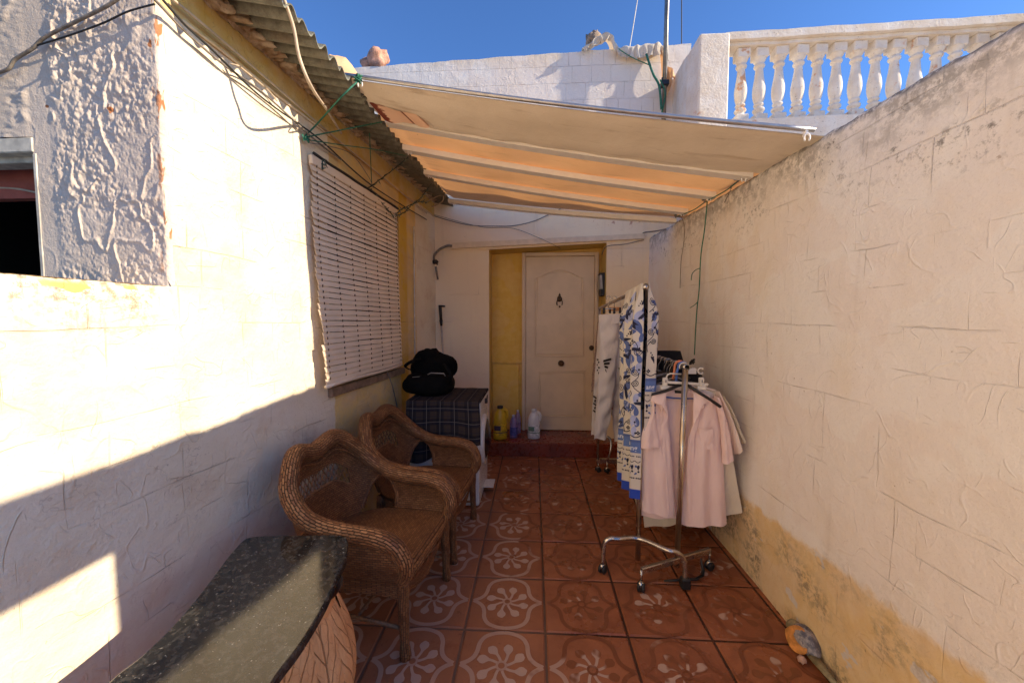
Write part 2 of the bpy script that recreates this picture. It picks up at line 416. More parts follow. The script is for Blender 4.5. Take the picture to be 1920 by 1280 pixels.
def flat_strip(mb, pts, wd, z):
    P = [Vector((p[0], p[1])) for p in pts]; L = []; R = []; n = len(P)
    wf = wd if callable(wd) else (lambda t: wd)
    for i in range(n):
        t = (P[min(n - 1, i + 1)] - P[max(0, i - 1)]).normalized(); nn = Vector((-t.y, t.x)); q = wf(i / (n - 1)) / 2
        L.append(P[i] + nn * q); R.append(P[i] - nn * q)
    vs = [(p.x, p.y, z) for p in L] + [(p.x, p.y, z) for p in R]
    mb.add(vs, [(i, n + i, n + i + 1, i + 1) for i in range(n - 1)])
def ogee():
    q = spline([(0, .485, 0), (.12, .468, 0), (.24, .41, 0), (.30, .31, 0), (.315, .20, 0), (.345, .11, 0), (.41, .045, 0), (.497, .0, 0)], 3)
    return [(p.x, p.y) for p in q]
OG = ogee()
for ix in range(-1, 13):
    for iy in range(0, 16):
        x0 = X0 + ix * TX; y0 = Y0 + iy * T; x1 = x0 + TX; y1 = y0 + T
        if x0 < -1.9 or x0 > 1.25 or y0 > 4.0: continue
        g = .0048 + random.uniform(0, .001); tz = random.uniform(-.0009, .0009); b = .006
        a = [(x0 + g, y0 + g), (x1 - g, y0 + g), (x1 - g, y1 - g), (x0 + g, y1 - g)]
        c = [(x0 + g + b, y0 + g + b), (x1 - g - b, y0 + g + b), (x1 - g - b, y1 - g - b), (x0 + g + b, y1 - g - b)]
        mb.cur = 0
        mb.add([(p[0], p[1], -.005) for p in a] + [(p[0], p[1], tz) for p in c], [(4, 5, 6, 7), (0, 1, 5, 4), (1, 2, 6, 5), (2, 3, 7, 6), (3, 0, 4, 7)])
        if y0 < .7: continue
        cx, cy = (x0 + x1) / 2, (y0 + y1) / 2; K = T * .955
        mb.cur = 1
        for sx in (1, -1):
            for sy in (1, -1):
                pts = [(cx + sx * px * K, cy + sy * py * K) for px, py in OG]
                flat_strip(mb, pts, .0195, tz + .0010 + .0002 * (sx + 1.5) + .0004 * (sy + 1))
        mb.cur = 2
        ring = [(cx + .055 * K * cos(t * pi / 8), cy + .055 * K * sin(t * pi / 8)) for t in range(17)]
        mb.cur = 1; flat_strip(mb, ring, .010, tz + .0030); mb.cur = 2
        rot = random.choice((0, pi / 2, pi)) * 0 + .18
        for k in range(8):
            a0 = rot + k * pi / 4 + random.uniform(-.05, .05); tw = .42
            pts = [(cx + r * K * cos(a0 + tw * (r - .06) * 4), cy + r * K * sin(a0 + tw * (r - .06) * 4)) for r in [.065 + .245 * q / 9 for q in range(10)]]
            flat_strip(mb, pts, lambda t: (.0115 + .032 * sstep(.40, .74, t)) * math.sqrt(max(.02, 1 - max(0, (t - .72) / .28) ** 2)), tz + .0012)
struct(mb.build('floor', MF))

# ---- step in front of the door
M_STEP = simple('red_step_tile', (.20, .036, .015), .30, var=.25, nscale=5)
mb = MB(); mb.bbox(-.487, 3.99, 0, 1.2, 4.187, .150, .006); 
for i in range(6): mb.box(-.485 + i * .28, 3.986, .004, -.485 + i * .28 + .276, 3.9895, .144)
mb.bbox(-.482, 4.19, 0, .778, 4.47, .1505, .003)
o_step = mb.build('step', M_STEP); tag(o_step, 'low step faced with dark red tiles below the cream door', 'step')

# ================================================================== LEFT HOUSE (scored white wall, textured end wall, corrugated eaves)
house = thing('house', 'white and yellow side house on the left with corrugated eaves and textured end wall', 'house', (-1.5, 2.5, 0))
def wb(mb, y0, y1, z0, z1, th=.28, r=.006, front=0.0):
    """wall block in the plane of the left wall"""
    vs = []
    M = Matrix(((1, LWS, 0, LWX(0)), (0, 1, 0, 0), (0, 0, 1, 0), (0, 0, 0, 1)))
    mb.bbox(-th, y0, z0, front, y1, z1, r, M)
HY = Vector((-1.5, 2.5, 0))
WY0, WY1, WZ0, WZ1 = 2.28, 3.27, 1.03, 2.345      # window hole
YC = atL(322, 537).y; ZC = atL(322, 537).z
# fine sheet for the visible face, real low relief
def lw_relief(y, z):
    return (fbm(y * 2.2, z * 2.2, 3, 3) - .5) * .012 + (fbm(y * 9, z * 9, 3, 5) - .5) * .004
NY, NZ = 260, 150
ys = np.concatenate([np.linspace(-5, .5, 30), np.linspace(.52, 4.2, NY - 30)]); zs = np.linspace(0, 2.70, NZ)
# snap to openings
for v_ in (YC, WY0, WY1): ys[np.argmin(abs(ys - v_))] = v_
for v_ in (ZC, WZ0, WZ1): zs[np.argmin(abs(zs - v_))] = v_
Yg, Zg = np.meshgrid(ys, zs, indexing='ij')
D = lw_relief(Yg, Zg)
# keep rims slightly rounded and chipped
def rim(d, w_=.02): return np.clip(1 - np.abs(d) / w_, 0, 1)
edge = np.where((Zg > ZC), rim(Yg - YC), 0) + np.where(Yg < YC, rim(Zg - ZC), 0)
D = D - edge * (.006 + .014 * fbm(Yg * 30, Zg * 30, 3, 9))
mb = MB()
vs = [(LWX(y) + d, y, z) for y, z, d in zip(Yg.ravel(), Zg.ravel(), D.ravel())]
fs = []
for i in range(NY - 1):
    for j in range(NZ - 1):
        yc = (ys[i] + ys[i + 1]) / 2; zc = (zs[j] + zs[j + 1]) / 2
        if yc < YC and zc > ZC: continue
        if WY0 < yc < WY1 and WZ0 < zc < WZ1: continue
        fs.append((i * NZ + j, (i + 1) * NZ + j, (i + 1) * NZ + j + 1, i * NZ + j + 1))
mb.add(vs, fs, [(v[1], v[2]) for v in vs], True)
# body behind the face
f_ = -.022
wb(mb, -5, YC - .004, 0, ZC - .004, .22, .004, f_)
wb(mb, YC + .06, WY0, 0, 2.70, .25, .002, f_); wb(mb, WY0, WY1, 0, WZ0, .25, .002, f_); wb(mb, WY0, WY1, WZ1, 2.70, .25, .002, f_); wb(mb, WY1, 4.2, 0, 2.70, .25, .002, f_)
wb(mb, -5, .78, ZC - .003, 4.6, .22, .004, 0)  # tall unseen wall, added to bounce sunlight onto the right and back walls
# rim returns so no slit shows
def ret(y0, z0, y1, z1):
    a = Vector((LWX(y0) + .004, y0, z0)); b = Vector((LWX(y1) + .004, y1, z1))
    mb.add([a + Vector((-.05, 0, 0)), b + Vector((-.05, 0, 0)), b - Vector((.012, 0, 0)), a - Vector((.012, 0, 0))], [(0, 1, 2, 3)])
for q in ((WY0, WZ0, WY1, WZ0), (WY0, WZ1, WY1, WZ1), (WY0, WZ0, WY0, WZ1), (WY1, WZ0, WY1, WZ1), (-5, ZC, YC, ZC)): ret(*q)
hw = mb.build('wall', M_LEFT, None); hw.parent = house; hw.location = -HY
def hpart(mb, name, mat, parent=None):
    o = mb.build(name, mat)
    if parent is None: o.parent = house; o.location = -HY
    else: o.parent = parent
    return o

# textured end wall: runs from the corner away to the left
TD = Vector((-cos(radians(.6)), sin(radians(.6)), 0)); TN = Vector((-TD.y, TD.x, 0)); TN = -TN if TN.y > 0 else TN
PC = Vector((LWX(YC), YC, 0))
def atT(px, py, off=0.0): return atP(px, py, PC + TN * off, TN)
def tu(p): return (p - PC).dot(TD)
uw = (tu(atT(62, 290)) + tu(atT(80, 515))) / 2; zwt = atT(30, 258).z
U1 = 1.5; NU, NV = 330, 330
us = np.concatenate([np.linspace(0, uw, 230), np.linspace(uw, U1, 101)[1:]]); zz = np.linspace(1.42, 2.95, NV); zz[np.argmin(abs(zz - zwt))] = zwt
Ug, Zg = np.meshgrid(us, zz, indexing='ij')
wx = Ug * 1.25 + .06 * (fbm(Ug * 6, Zg * 6, 3, 2) - .5); wz = Zg * 1.1 + .10 * (fbm(Ug * 6 + 9, Zg * 6, 3, 4) - .5)
r1 = 1 - np.abs(fbm(wx * 5.5, wz * 4.5, 3, 21) - .5) * 2; r1 = np.clip((r1 - .94) / .06, 0, 1) ** 1.3
r2 = 1 - np.abs(fbm(wx * 17 + 4, wz * 13, 3, 31) - .5) * 2; r2 = np.clip((r2 - .86) / .14, 0, 1) ** 1.5
mask = np.clip((fbm(Ug * 4, Zg * 4, 3, 41) - .44) / .10, 0, 1)
st = (fbm(Ug * 60, Zg * 60, 3, 51) - .5) * mask
r3 = 1 - np.abs(fbm(wx * 34 + 8, wz * 30, 3, 35) - .5) * 2; r3 = np.clip((r3 - .80) / .2, 0, 1)
D = .8 * (r1 * .0060 + r2 * .0012 * mask + r3 * .0012 * mask + st * .011 + (fbm(Ug * 30, Zg * 30, 3, 57) - .5) * mask * .010 + (fbm(Ug * 5, Zg * 5, 3, 61) - .5) * .004) + (fbm(Ug * 120, Zg * 120, 2, 71) - .5) * .003
D = D * np.clip(Ug / .01, .15, 1) + .002
# smooth trowelled band beside the window
band = np.clip((Ug - (uw - .10)) / .03, 0, 1) * np.clip((uw + .02 - Ug) / .02, 0, 1)
D = D * (1 - .8 * band)
er = np.clip(1 - Ug / .018, 0, 1) ** 2; D = D - er * (.006 + .016 * fbm(Zg * 22, Ug * 10, 3, 81))
mb = MB(); NUu = len(us)
vs = [tuple(PC + TD * u + TN * d + Vector((0, 0, z))) for u, z, d in zip(Ug.ravel(), Zg.ravel(), D.ravel())]
fs = [(i * NV + j, (i + 1) * NV + j, (i + 1) * NV + j + 1, i * NV + j + 1) for i in range(NUu - 1) for j in range(NV - 1)
      if not ((us[i] + us[i + 1]) / 2 > uw and (zz[j] + zz[j + 1]) / 2 < zwt)]
mb.add(vs, fs, [(u, z) for u, z in zip(Ug.ravel(), Zg.ravel())], True)
MT = Matrix(((TD.x, -TN.x, 0, PC.x), (TD.y, -TN.y, 0, PC.y), (0, 0, 1, 0), (0, 0, 0, 1)))   # local: x along wall, y into wall
mb.box(.004, .012, 1.42, uw - .001, .20, 2.95, MT); mb.box(uw - .001, .012, zwt + .002, U1, .20, 2.95, MT)
with Mat('rough_white_render') as m:
    o, x, y, z = obj_xyz(); uvv, u, v = uv_xy()
    n = noise(uvv, 3.5, 4); n2 = noise(uvv, 130, 4, .7); n3 = noise(uvv, 11, 4, .6)
    c = mix(ramp(n, .3, .7), (.74, .63, .53), (.66, .55, .45))
    chip = op('MAXIMUM', ramp(noise(vec(u * 6.5, v * 3.4), 1.9, 3, .5) , .70, .71), ramp(u, 0.0, .055, 1, 0) * ramp(noise(vec(u * 30, v * 7), 1.0, 3), .57, .60))
    c = mix(chip, c, (.48, .19, .08))
    c = mix(ramp(n2, .64, .72) * .3, c, (.35, .27, .2))
    m.set(color=c, rough=.9, spec=.2); m.bump(n2 + n3 * 1.2, .0022)
M_TEX = m.m
hpart(mb, 'end_wall', M_TEX)
# dark room seen through the end-wall window
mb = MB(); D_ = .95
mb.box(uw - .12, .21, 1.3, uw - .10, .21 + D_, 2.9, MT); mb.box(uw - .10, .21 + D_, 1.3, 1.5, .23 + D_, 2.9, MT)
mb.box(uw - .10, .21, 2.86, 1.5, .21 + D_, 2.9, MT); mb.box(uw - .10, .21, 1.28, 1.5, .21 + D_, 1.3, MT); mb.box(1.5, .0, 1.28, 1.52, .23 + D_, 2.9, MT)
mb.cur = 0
hpart(mb, 'room', simple('dark_room', (.010, .008, .007), .95))  # the interior's shade is put into near-black wall colour
mb = MB(); mb.box(uw + .002, .16, zwt - .165, 1.49, .199, zwt - .03, MT)
hpart(mb, 'lintel', simple('red_lintel', (.48, .12, .08), .8))
mb = MB(); mb.bbox(uw - .003, -.004, zwt - .055, 1.49, .035, zwt - .001, .004, MT); mb.bbox(uw + .001, .036, zwt - .075, 1.49, .10, zwt - .035, .003, MT)
mb.bbox(uw - .014, -.003, 1.44, uw + .004, .030, zwt - .057, .004, MT); mb.bbox(uw + .006, .04, 1.44, uw + .020, .155, zwt - .08, .003, MT)
hpart(mb, 'window_frame', simple('worn_cream_frame', (.62, .57, .47), .6, var=.25, nscale=20))

# corrugated eaves
EA, EB = -1.04, .042
def EDX(y): return EA + EB * y
with Mat('fibre_cement_sheet') as m:
    o, x, y, z = obj_xyz()
    n = noise(o, 26, 5, .7); n2 = noise(o, 160, 3, .7); n3 = noise(vec(x * .8, y * 9), 2.0, 3); gr = noise(o, 4, 3)
    c = mix(ramp(n, .3, .7), (.25, .25, .20), (.135, .13, .105)); c = mix(ramp(n2, .60, .72) * .5, c, (.10, .095, .07))
    c = mix(ramp(n3, .5, .75) * .5, c, (.26, .25, .18)); c = mix(ramp(gr, .55, .7) * .35, c, (.25, .16, .09))
    wv = op('SINE', y * (2 * pi / .0765)); c = mix(ramp(wv + n * .6, -.2, 1.3) * .60, c, (.035, .034, .028)); m.set(color=c, rough=.85); m.bump(n + n2, .002)  # shade in the hollows of the corrugation is painted into the colour
M_SHEET = m.m
mb = MB(); 
def roof_pt(u, v, dz=0):
    y = 1.36 + (4.19 - 1.36) * u
    sheet = int((y - 1.36) / .82); jog = (.012, -.010, .006, .0)[sheet % 4]
    xi = LWX(y) - .22; xo = EDX(y) + jog + .004 * sin(y * 61)
    return Vector((lerp(xi, xo, v), y, lerp(2.775, 2.672, v) + .018 * sin(2 * pi * y / .0765) + dz + (.004 if sheet % 2 else 0)))
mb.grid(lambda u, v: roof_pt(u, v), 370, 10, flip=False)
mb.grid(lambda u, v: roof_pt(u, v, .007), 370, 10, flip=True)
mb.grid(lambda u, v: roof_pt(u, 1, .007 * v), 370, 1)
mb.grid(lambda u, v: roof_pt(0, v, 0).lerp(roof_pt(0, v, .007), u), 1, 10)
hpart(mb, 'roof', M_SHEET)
with Mat('mortar_crumbs') as m:
    o, x, y, z = obj_xyz(); n = noise(o, 18, 4); n2 = noise(o, 90, 4, .7)
    c = mix(ramp(n, .35, .65), (.66, .55, .40), (.42, .30, .19)); m.set(color=mix(ramp(n2, .55, .7) * .6, c, (.12, .09, .06)), rough=.95); m.bump(n2, .004)
M_MORT = m.m
mb = MB(); yy = 1.40
while yy < 4.15:
    d = random.uniform(.02, .055); pr = random.uniform(.012, .06); hh = random.uniform(.006, .016)
    M = Matrix.Translation((LWX(yy) + pr * .4, yy, 2.738 - random.uniform(0, .028))) @ Matrix.Rotation(random.uniform(-.35, .35), 4, 'X') @ Matrix.Rotation(random.uniform(-.3, .45), 4, 'Y') @ Matrix.Rotation(random.uniform(-.5, .5), 4, 'Z')
    mb.blob((0, 0, 0), (1, 1, 1), 6, .45, M @ Matrix.Diagonal((pr * .75 + .02, d * .6, hh, 1)), random.randint(0, 999), 7)
    yy += d * random.uniform(.3, .6)
mb.grid(lambda u, v: Vector((LWX(1.38 + 2.8 * u) + .004 + .010 * v, 1.38 + 2.8 * u, 2.695 + .05 * v + .004 * sin(u * 300))), 300, 2)
hpart(mb, 'mortar', M_MORT)
# small ledge moulding where the yellow band begins
mb = MB()
mb.tube([(LWX(y) + .008 + .002 * sin(y * 9), y, 2.552 + .003 * sin(y * 5)) for y in np.linspace(1.42, 4.15, 40)], .007, 6)
hpart(mb, 'moulding', M_LEFT)
# window in the long wall, sill
mb = MB()
Ml = Matrix(((1, LWS, 0, LWX(0)), (0, 1, 0, 0), (0, 0, 1, 0), (0, 0, 0, 1)))
mb.box(-.24, WY0 - .02, WZ0 - .02, -.235, WY1 + .02, WZ1 + .02, Ml)
win = hpart(mb, 'window', simple('dark_glass', (.03, .028, .025), .15))
mb = MB()
for a in ((WY0, WY0 + .045, WZ0, WZ1), (WY1 - .045, WY1, WZ0, WZ1), (WY0 + .046, WY1 - .046, WZ1 - .05, WZ1), (WY0 + .046, WY1 - .046, WZ0 + .0, WZ0 + .05)):
    mb.bbox(-.13, a[0], a[2], -.035, a[1], a[3], .003, Ml)
M_BROWN = simple('brown_sill', (.26, .17, .11), .6, var=.3, nscale=22)
o = mb.build('frame', M_BROWN); o.parent = win
mb = MB(); mb.bbox(-.2, WY0 - .04, WZ0 - .055, .028, WY1 + .03, WZ0 - .001, .006, Ml)
o = mb.build('sill', M_BROWN); o.parent = win

# ================================================================== REAR HOUSE
rear = thing('house', 'rear house with a cream panelled door in a yellow recess and scored white upper wall', 'house', (0, 4.2, 0))
RO = Vector((0, 4.2, 0))
def rpart(mb, name, mat, parent=None):
    o = mb.build(name, mat)
    if parent is None: o.parent = rear; o.location = -RO
    else: o.parent = parent
    return o
BY = 4.19; AX0 = -.484; AX1 = .776; AZ0, AZ1 = 2.199, 2.259
mb = MB()
mb.bbox(-2.6, BY, 0, AX0, BY + .30, 2.2, .006); mb.bbox(AX1, BY, 0, 1.6, BY + .30, 2.2, .006)
# top part with tilted lintel and tilted top, as one relief sheet and a backing
def topz(x): return lerp(4.14, 4.245, (x + 1.894) / 3.18)
pts = [(-2.6, BY, 2.2), (AX0, BY, 2.2), (AX0 + .001, BY, AZ0), (AX1 - .001, BY, AZ1), (AX1, BY, 2.2), (1.6, BY, 2.2), (1.6, BY, topz(1.6) + .0)]
xx = list(np.linspace(1.5, -2.6, 60)); pts += [(x, BY, topz(x) + .003 * sin(x * 13) + random.uniform(-.003, .003)) for x in xx]
mb.solid_poly(pts, (0, .30, 0))
rpart(mb, 'wall', M_BACK)
mb = MB(); mb.box(AX0 - .02, BY + .302, 0, AX1 + .02, BY + .5, 2.4)
rpart(mb, 'recess_wall', M_REC)
mb = MB(); mb.bbox(AX0 + .004, BY + .26, .152, -.165, BY + .301, .93, .008); rpart(mb, 'pilaster', M_REC)
mb = MB()   # painted reveals
mb.box(AX0 - .001, BY + .006, .152, AX0 + .003, BY + .26, AZ0 + .002); mb.box(AX1 - .003, BY + .006, .152, AX1 + .001, BY + .3, AZ1 - .002)
mb.add([(AX0 + .003, BY + .004, AZ0 - .004), (AX1 - .003, BY + .004, AZ1 - .004), (AX1 - .003, BY + .3, AZ1 - .004), (AX0 + .003, BY + .3, AZ0 - .004)], [(0, 1, 2, 3)])
rpart(mb, 'reveal', M_YEL)

# door
M_DOOR = simple('cream_door_paint', (.72, .56, .38), .42, var=.05, nscale=6)
DY = BY + .255
DX0, DX1 = atY(986, 650, DY).x, atY(1113, 650, DY).x; DZ1 = atY(1050, 481, DY).z; DZ0 = .158
mb = MB(); mb.bbox(DX0, DY, DZ0, DX1, DY + .045, DZ1, .003)
door = rpart(mb, 'door', M_DOOR)
def P2(px, py, dy=0): p = atY(px, py, DY); return Vector((p.x, DY + dy, p.z))
L_, R_ = 1003, 1095
def outline(l, r, top, sh, bot):
    cxm = (l + r) / 2; q = [(l, bot), (l, sh), (l + 8, sh - 2), (l + 20, sh - 9), (cxm - 12, top + 2), (cxm, top), (cxm + 12, top + 2), (r - 20, sh - 9), (r - 8, sh - 2), (r, sh), (r, bot)]
    return q
def ring_mould(mb, q, w1=.009, up=.006, straight=()):
    base = [P2(*p, 0) for p in q]; c = sum(base, Vector()) / len(base)
    def off(k): return [p + (c - p).normalized() * k for p in base]
    up = .011; prof = [(0, -.0012), (.003, -up), (.011, -up), (.015, -.0012), (.028, -.0012), (.036, -up * .7), (.050, -up * .7)]
    rows = [[Vector((p.x, DY + d, p.z)) for p in off(k)] for k, d in prof]
    n = len(base); vs = [v for r in rows for v in r]
    fs = [(a * n + i, a * n + (i + 1) % n, (a + 1) * n + (i + 1) % n, (a + 1) * n + i) for a in range(len(rows) - 1) for i in range(n)]
    fs.append(tuple((len(rows) - 1) * n + i for i in range(n)))
    mb.add(vs, fs)
up_q = outline(L_, R_, 505, 521, 669)
q3 = [(p.x, p.y) for p in spline([(a, b, 0) for a, b in up_q[1:10]], 4)]
mb = MB(); ring_mould(mb, [(L_, 669)] + q3 + [(R_, 669)]); o = mb.build('panel', M_DOOR); o.parent = door
mb = MB(); ring_mould(mb, [(1010, 781), (1010, 697), (1098, 695), (1098, 781)]); o = mb.build('panel', M_DOOR); o.parent = door
M_BRONZE = simple('dark_bronze', (.10, .06, .035), .35, .9, var=.3, nscale=60)
kp = P2(1049, 562)
mb = MB(); mb.blob(kp + Vector((0, -.012, .01)), (.030, .012, .034), 8, .12, seed=3); mb.tube([kp + Vector((0, -.01, .075)), kp + Vector((0, -.012, .045))], [.004, .012], 8)
mb.blob(kp + Vector((0, -.012, .052)), (.013, .010, .009), 5, .05); mb.tube([kp + Vector((.03 * sin(t) * 1.05, -.022, .012 - .055 * (1 - cos(t)) / 1.2)) for t in np.linspace(-2.2, 2.2, 18)], .0055, 6)
mb.blob(kp + Vector((0, -.024, -.078)), (.010, .009, .013), 5, .05)
o = mb.build('knocker', M_BRONZE); o.parent = door
kp = P2(1052, 681)
Mx = Matrix.Rotation(pi / 2, 4, 'X')
mb = MB(); mb.lathe([(.001, .062), (.020, .060), (.030, .048), (.032, .036), (.022, .022), (.012, .016), (.013, .008), (.034, .004), (.036, 0)], kp, 20, Mx); o = mb.build('door_knob', M_BRONZE); o.parent = door
kp = P2(1109, 652)
mb = MB(); mb.lathe([(.001, .006), (.012, .008), (.024, .010), (.028, .004), (.029, 0)], kp, 16, Mx); mb.box(kp.x - .003, kp.y - .012, kp.z - .012, kp.x + .003, kp.y - .008, kp.z + .008); o = mb.build('lock', M_BRONZE); o.parent = door
mb = MB(); fw = .045
mb.bbox(DX0 - fw, DY - .02, DZ0 - .004, DX0 - .003, DY + .05, DZ1 + fw, .004); mb.bbox(DX1 + .003, DY - .02, DZ0 - .004, DX1 + fw, DY + .05, DZ1 + fw, .004)
mb.bbox(DX0 - .002, DY - .02, DZ1 + .004, DX1 + .002, DY + .05, DZ1 + fw, .004)
mb.bbox(DX0 - fw + .012, DY - .028, DZ0 - .004, DX0 - .016, DY - .0205, DZ1 + .03, .003); mb.bbox(DX1 + .016, DY - .028, DZ0 - .004, DX1 + fw - .012, DY - .0205, DZ1 + .03, .003)
o = mb.build('door_frame', M_DOOR); o.parent = rear; o.location = -RO
# rough cap and plaster lumps along the top
mb = MB()
for i in range(46):
    x = -2.2 + i * .08 + random.uniform(-.01, .01)
    if x > 1.45: break
    mb.blob((x, BY + .10, topz(x)), (.05, .08, .006), 4, .3, seed=i)
rpart(mb, 'coping', M_BACK)

# ================================================================== RIGHT BOUNDARY WALL
mb = MB(); RWX = 1.22
def rtop(y): return 2.172 + .033 * y
NYr, NZr = 260, 110
def rw(u, v):
    y = lerp(.74, 4.19, u); t = rtop(y) + .010 * (fbm(np.float64(y * 14), np.float64(3.0), 3, 4) - .5) * 2
    z = t * v
    d = (fbm(np.float64(y * 2.3), np.float64(z * 2.3), 3, 13) - .5) * .014 + (fbm(np.float64(y * 10), np.float64(z * 10), 2, 15) - .5) * .004
    e = max(0, 1 - (t - z) / .03); d += .016 * e * e + .006 * e * fbm(np.float64(y * 40), np.float64(z * 40), 2, 17)
    return Vector((RWX + float(d) - .0, y, z))
us_ = np.linspace(0, 1, NYr); vs_ = 1 - (1 - np.linspace(0, 1, NZr)) ** 1.35
vv = [rw(u, v) for u in us_ for v in vs_]
mb.add(vv, [(i * NZr + j, i * NZr + j + 1, (i + 1) * NZr + j + 1, (i + 1) * NZr + j) for i in range(NYr - 1) for j in range(NZr - 1)], None, True)
def ty(y): return rtop(y) + .010 * (float(fbm(np.float64(y * 14), np.float64(3.0), 3, 4)) - .5) * 2
mb.grid(lambda u, v: Vector((lerp(rw(u, 1).x, RWX + .19, v), lerp(.74, 4.19, u), rw(u, 1).z - .004 * v)), 200, 4)
mb.add([(RWX + .19, .74, 0), (RWX + .19, 4.19, 0), (RWX + .19, 4.19, rtop(4.19) - .005), (RWX + .19, .74, rtop(.74) - .005)], [(0, 1, 2, 3)])
mb.add([(RWX, .74, 0), (RWX + .19, .74, 0), (RWX + .19, .74, rtop(.74) - .005), (RWX, .74, rtop(.74) - .005)], [(0, 1, 2, 3)])
mb.box(RWX + .0, .0, 1.985, RWX + .19,   .739, 2.19); mb.box(RWX, -.2, 0, RWX + .19, .739, 1.60)
bw = mb.build('boundary_wall', M_RIGHT)
tag(bw, 'long cream scored wall on the right with a yellow painted foot and blackened top', 'wall')
# ================================================================== TERRACE WITH BALUSTRADE (behind and right)
ter = thing('terrace', 'raised white terrace at the upper right with a turned balustrade and square end pier', 'terrace', (2.6, 3.4, 0))
TO = Vector((2.6, 3.4, 0))
def tpart(mb, name, mat, parent=None):
    o = mb.build(name, mat)
    if parent is None: o.parent = ter; o.location = -TO
    else: o.parent = parent
    return o
with Mat('old_whitewash') as m:
    o, x, y, z = obj_xyz(); oi = m.nt.nodes.new('ShaderNodeObjectInfo'); rr_ = S(oi.outputs['Random']) * 40.0; o = vadd(o, vec(rr_, rr_, rr_)); n = noise(o, 7, 5, .65); n2 = noise(o, 60, 4, .7); n3 = noise(o, 2.5, 4)
    c = mix(ramp(n, .3, .7), (.80, .77, .72), (.72, .64, .54)); c = mix(ramp(n2, .60, .70) * ramp(n3, .35, .6) * .75, c, (.22, .18, .14))
    c = mix(ramp(noise(o, 4.3, 5, .7), .60, .66) * ramp(z, 3.1, 3.2, 1, .15), c, (.62, .36, .22))
    m.set(color=c, rough=.88, spec=.25); m.bump(n2 + n * 2, .006)
M_WASH = m.m
TY = 3.30
def ry(x): return TY - .035 * (x - 1.8)
zr0, zr1 = 3.685, 3.742; zb1 = 3.065
PX0, PX1 = 1.327, 1.565
# side wall going back from the pier, its top dips beside the pier
mb = MB(); mb.bbox(PX0, TY, 0, PX1, TY + .26, 3.737, .012)
side = [(TY + .262, 0), (4.56, 0), (4.56, 3.93), (4.3, 3.92), (4.1, 3.89), (3.95, 3.865), (3.8, 3.84), (3.7, 3.815), (3.62, 3.785), (3.57, 3.75), (TY + .262, 3.73)]
sl_ = .108
mb.solid_poly([(PX0 + .002 + (y - TY) * sl_, y, z) for y, z in side], (.22, 0, 0))
mb.bbox(PX1 + .001, TY - .02, 0, 4.6, TY + .30, 2.90, .01)
tpart(mb, 'wall', M_WASH)
mb = MB()
def rail(z0, z1, hw, mb):
    mb.grid(lambda u, v: Vector((lerp(PX1 - .03, 4.6, u), ry(lerp(PX1, 4.6, u)) + .11 + hw * (-1, 1, 1, -1, -1)[int(round(v * 4))], (z0, z0, z1, z1, z0)[int(round(v * 4))] + .0022 * sin(u * 31) + .0014 * sin(u * 77))), 60, 4, smooth=False)
rail(zr0, zr1, .105, mb); rail(zr0 - .028, zr0 - .002, .07, mb); tpart(mb, 'handrail', M_WASH)
mb = MB(); rail(2.905, zb1, .10, mb); tpart(mb, 'plinth', M_WASH)
BH = zr0 - .03 - zb1
def balus():
    mb = MB(); h = BH; k = .050
    mb.bbox(-k, -k, 0, k, k, .115 * h, .006); mb.bbox(-k, -k, h - .125 * h, k, k, h, .006)
    prof = [(.80, .115), (.62, .135), (.60, .15), (.82, .165), (.90, .185), (.82, .205), (.56, .215), (.50, .23), (.72, .245), (.76, .258), (.70, .27), (.60, .278), (.66, .29), (.80, .33), (.90, .38), (.94, .43), (.90, .49), (.78, .56), (.66, .63), (.58, .70), (.54, .745), (.56, .755), (.74, .765), (.82, .782), (.76, .80), (.58, .81), (.62, .825), (.82, .845), (.98, .875)]
    mb.lathe([(r * k * 1.02, z * h) for r, z in prof], (0, 0, 0), 22)
    return mb
b0 = None
for i in range(15):
    x = 1.715 + i * .1465
    if b0 is None: b0 = balus().build('baluster', M_WASH); o = b0
    else: o = b0.copy(); COL.objects.link(o)
    o.parent = ter; o.location = Vector((x, ry(x) + .11, zb1 + .001)) - TO; o.rotation_euler = (random.uniform(-.01, .01), random.uniform(-.012, .012), random.uniform(-.1, .1))
mb = MB(); mb.bbox(3.60, 3.0, 2.4, 4.6, 3.12, 4.0, .02); tpart(mb, 'corner_wall', M_WASH)

# ================================================================== STONES, TARPS, MAST ON THE ROOF LINE
M_STONE = simple('pinkish_stone', (.50, .27, .19), .9, var=.45, nscale=16, bump=.006)
def bare(mb, name, mat, label, cat, group=None):
    return tag(mb.build(name, mat), label, cat, group)
p = atY(705, 116, 4.25)
mb = MB(); mb.blob(p, (.13, .07, .07), 12, .5, Matrix.Rotation(-.35, 4, 'Y'), 4, 3); mb.blob(p + Vector((.055, 0, .035)), (.05, .05, .06), 10, .5, None, 8, 3)
bare(mb, 'rubble_stone', M_STONE, 'pinkish broken stone lying on top of the rear wall beside the eaves', 'stone')
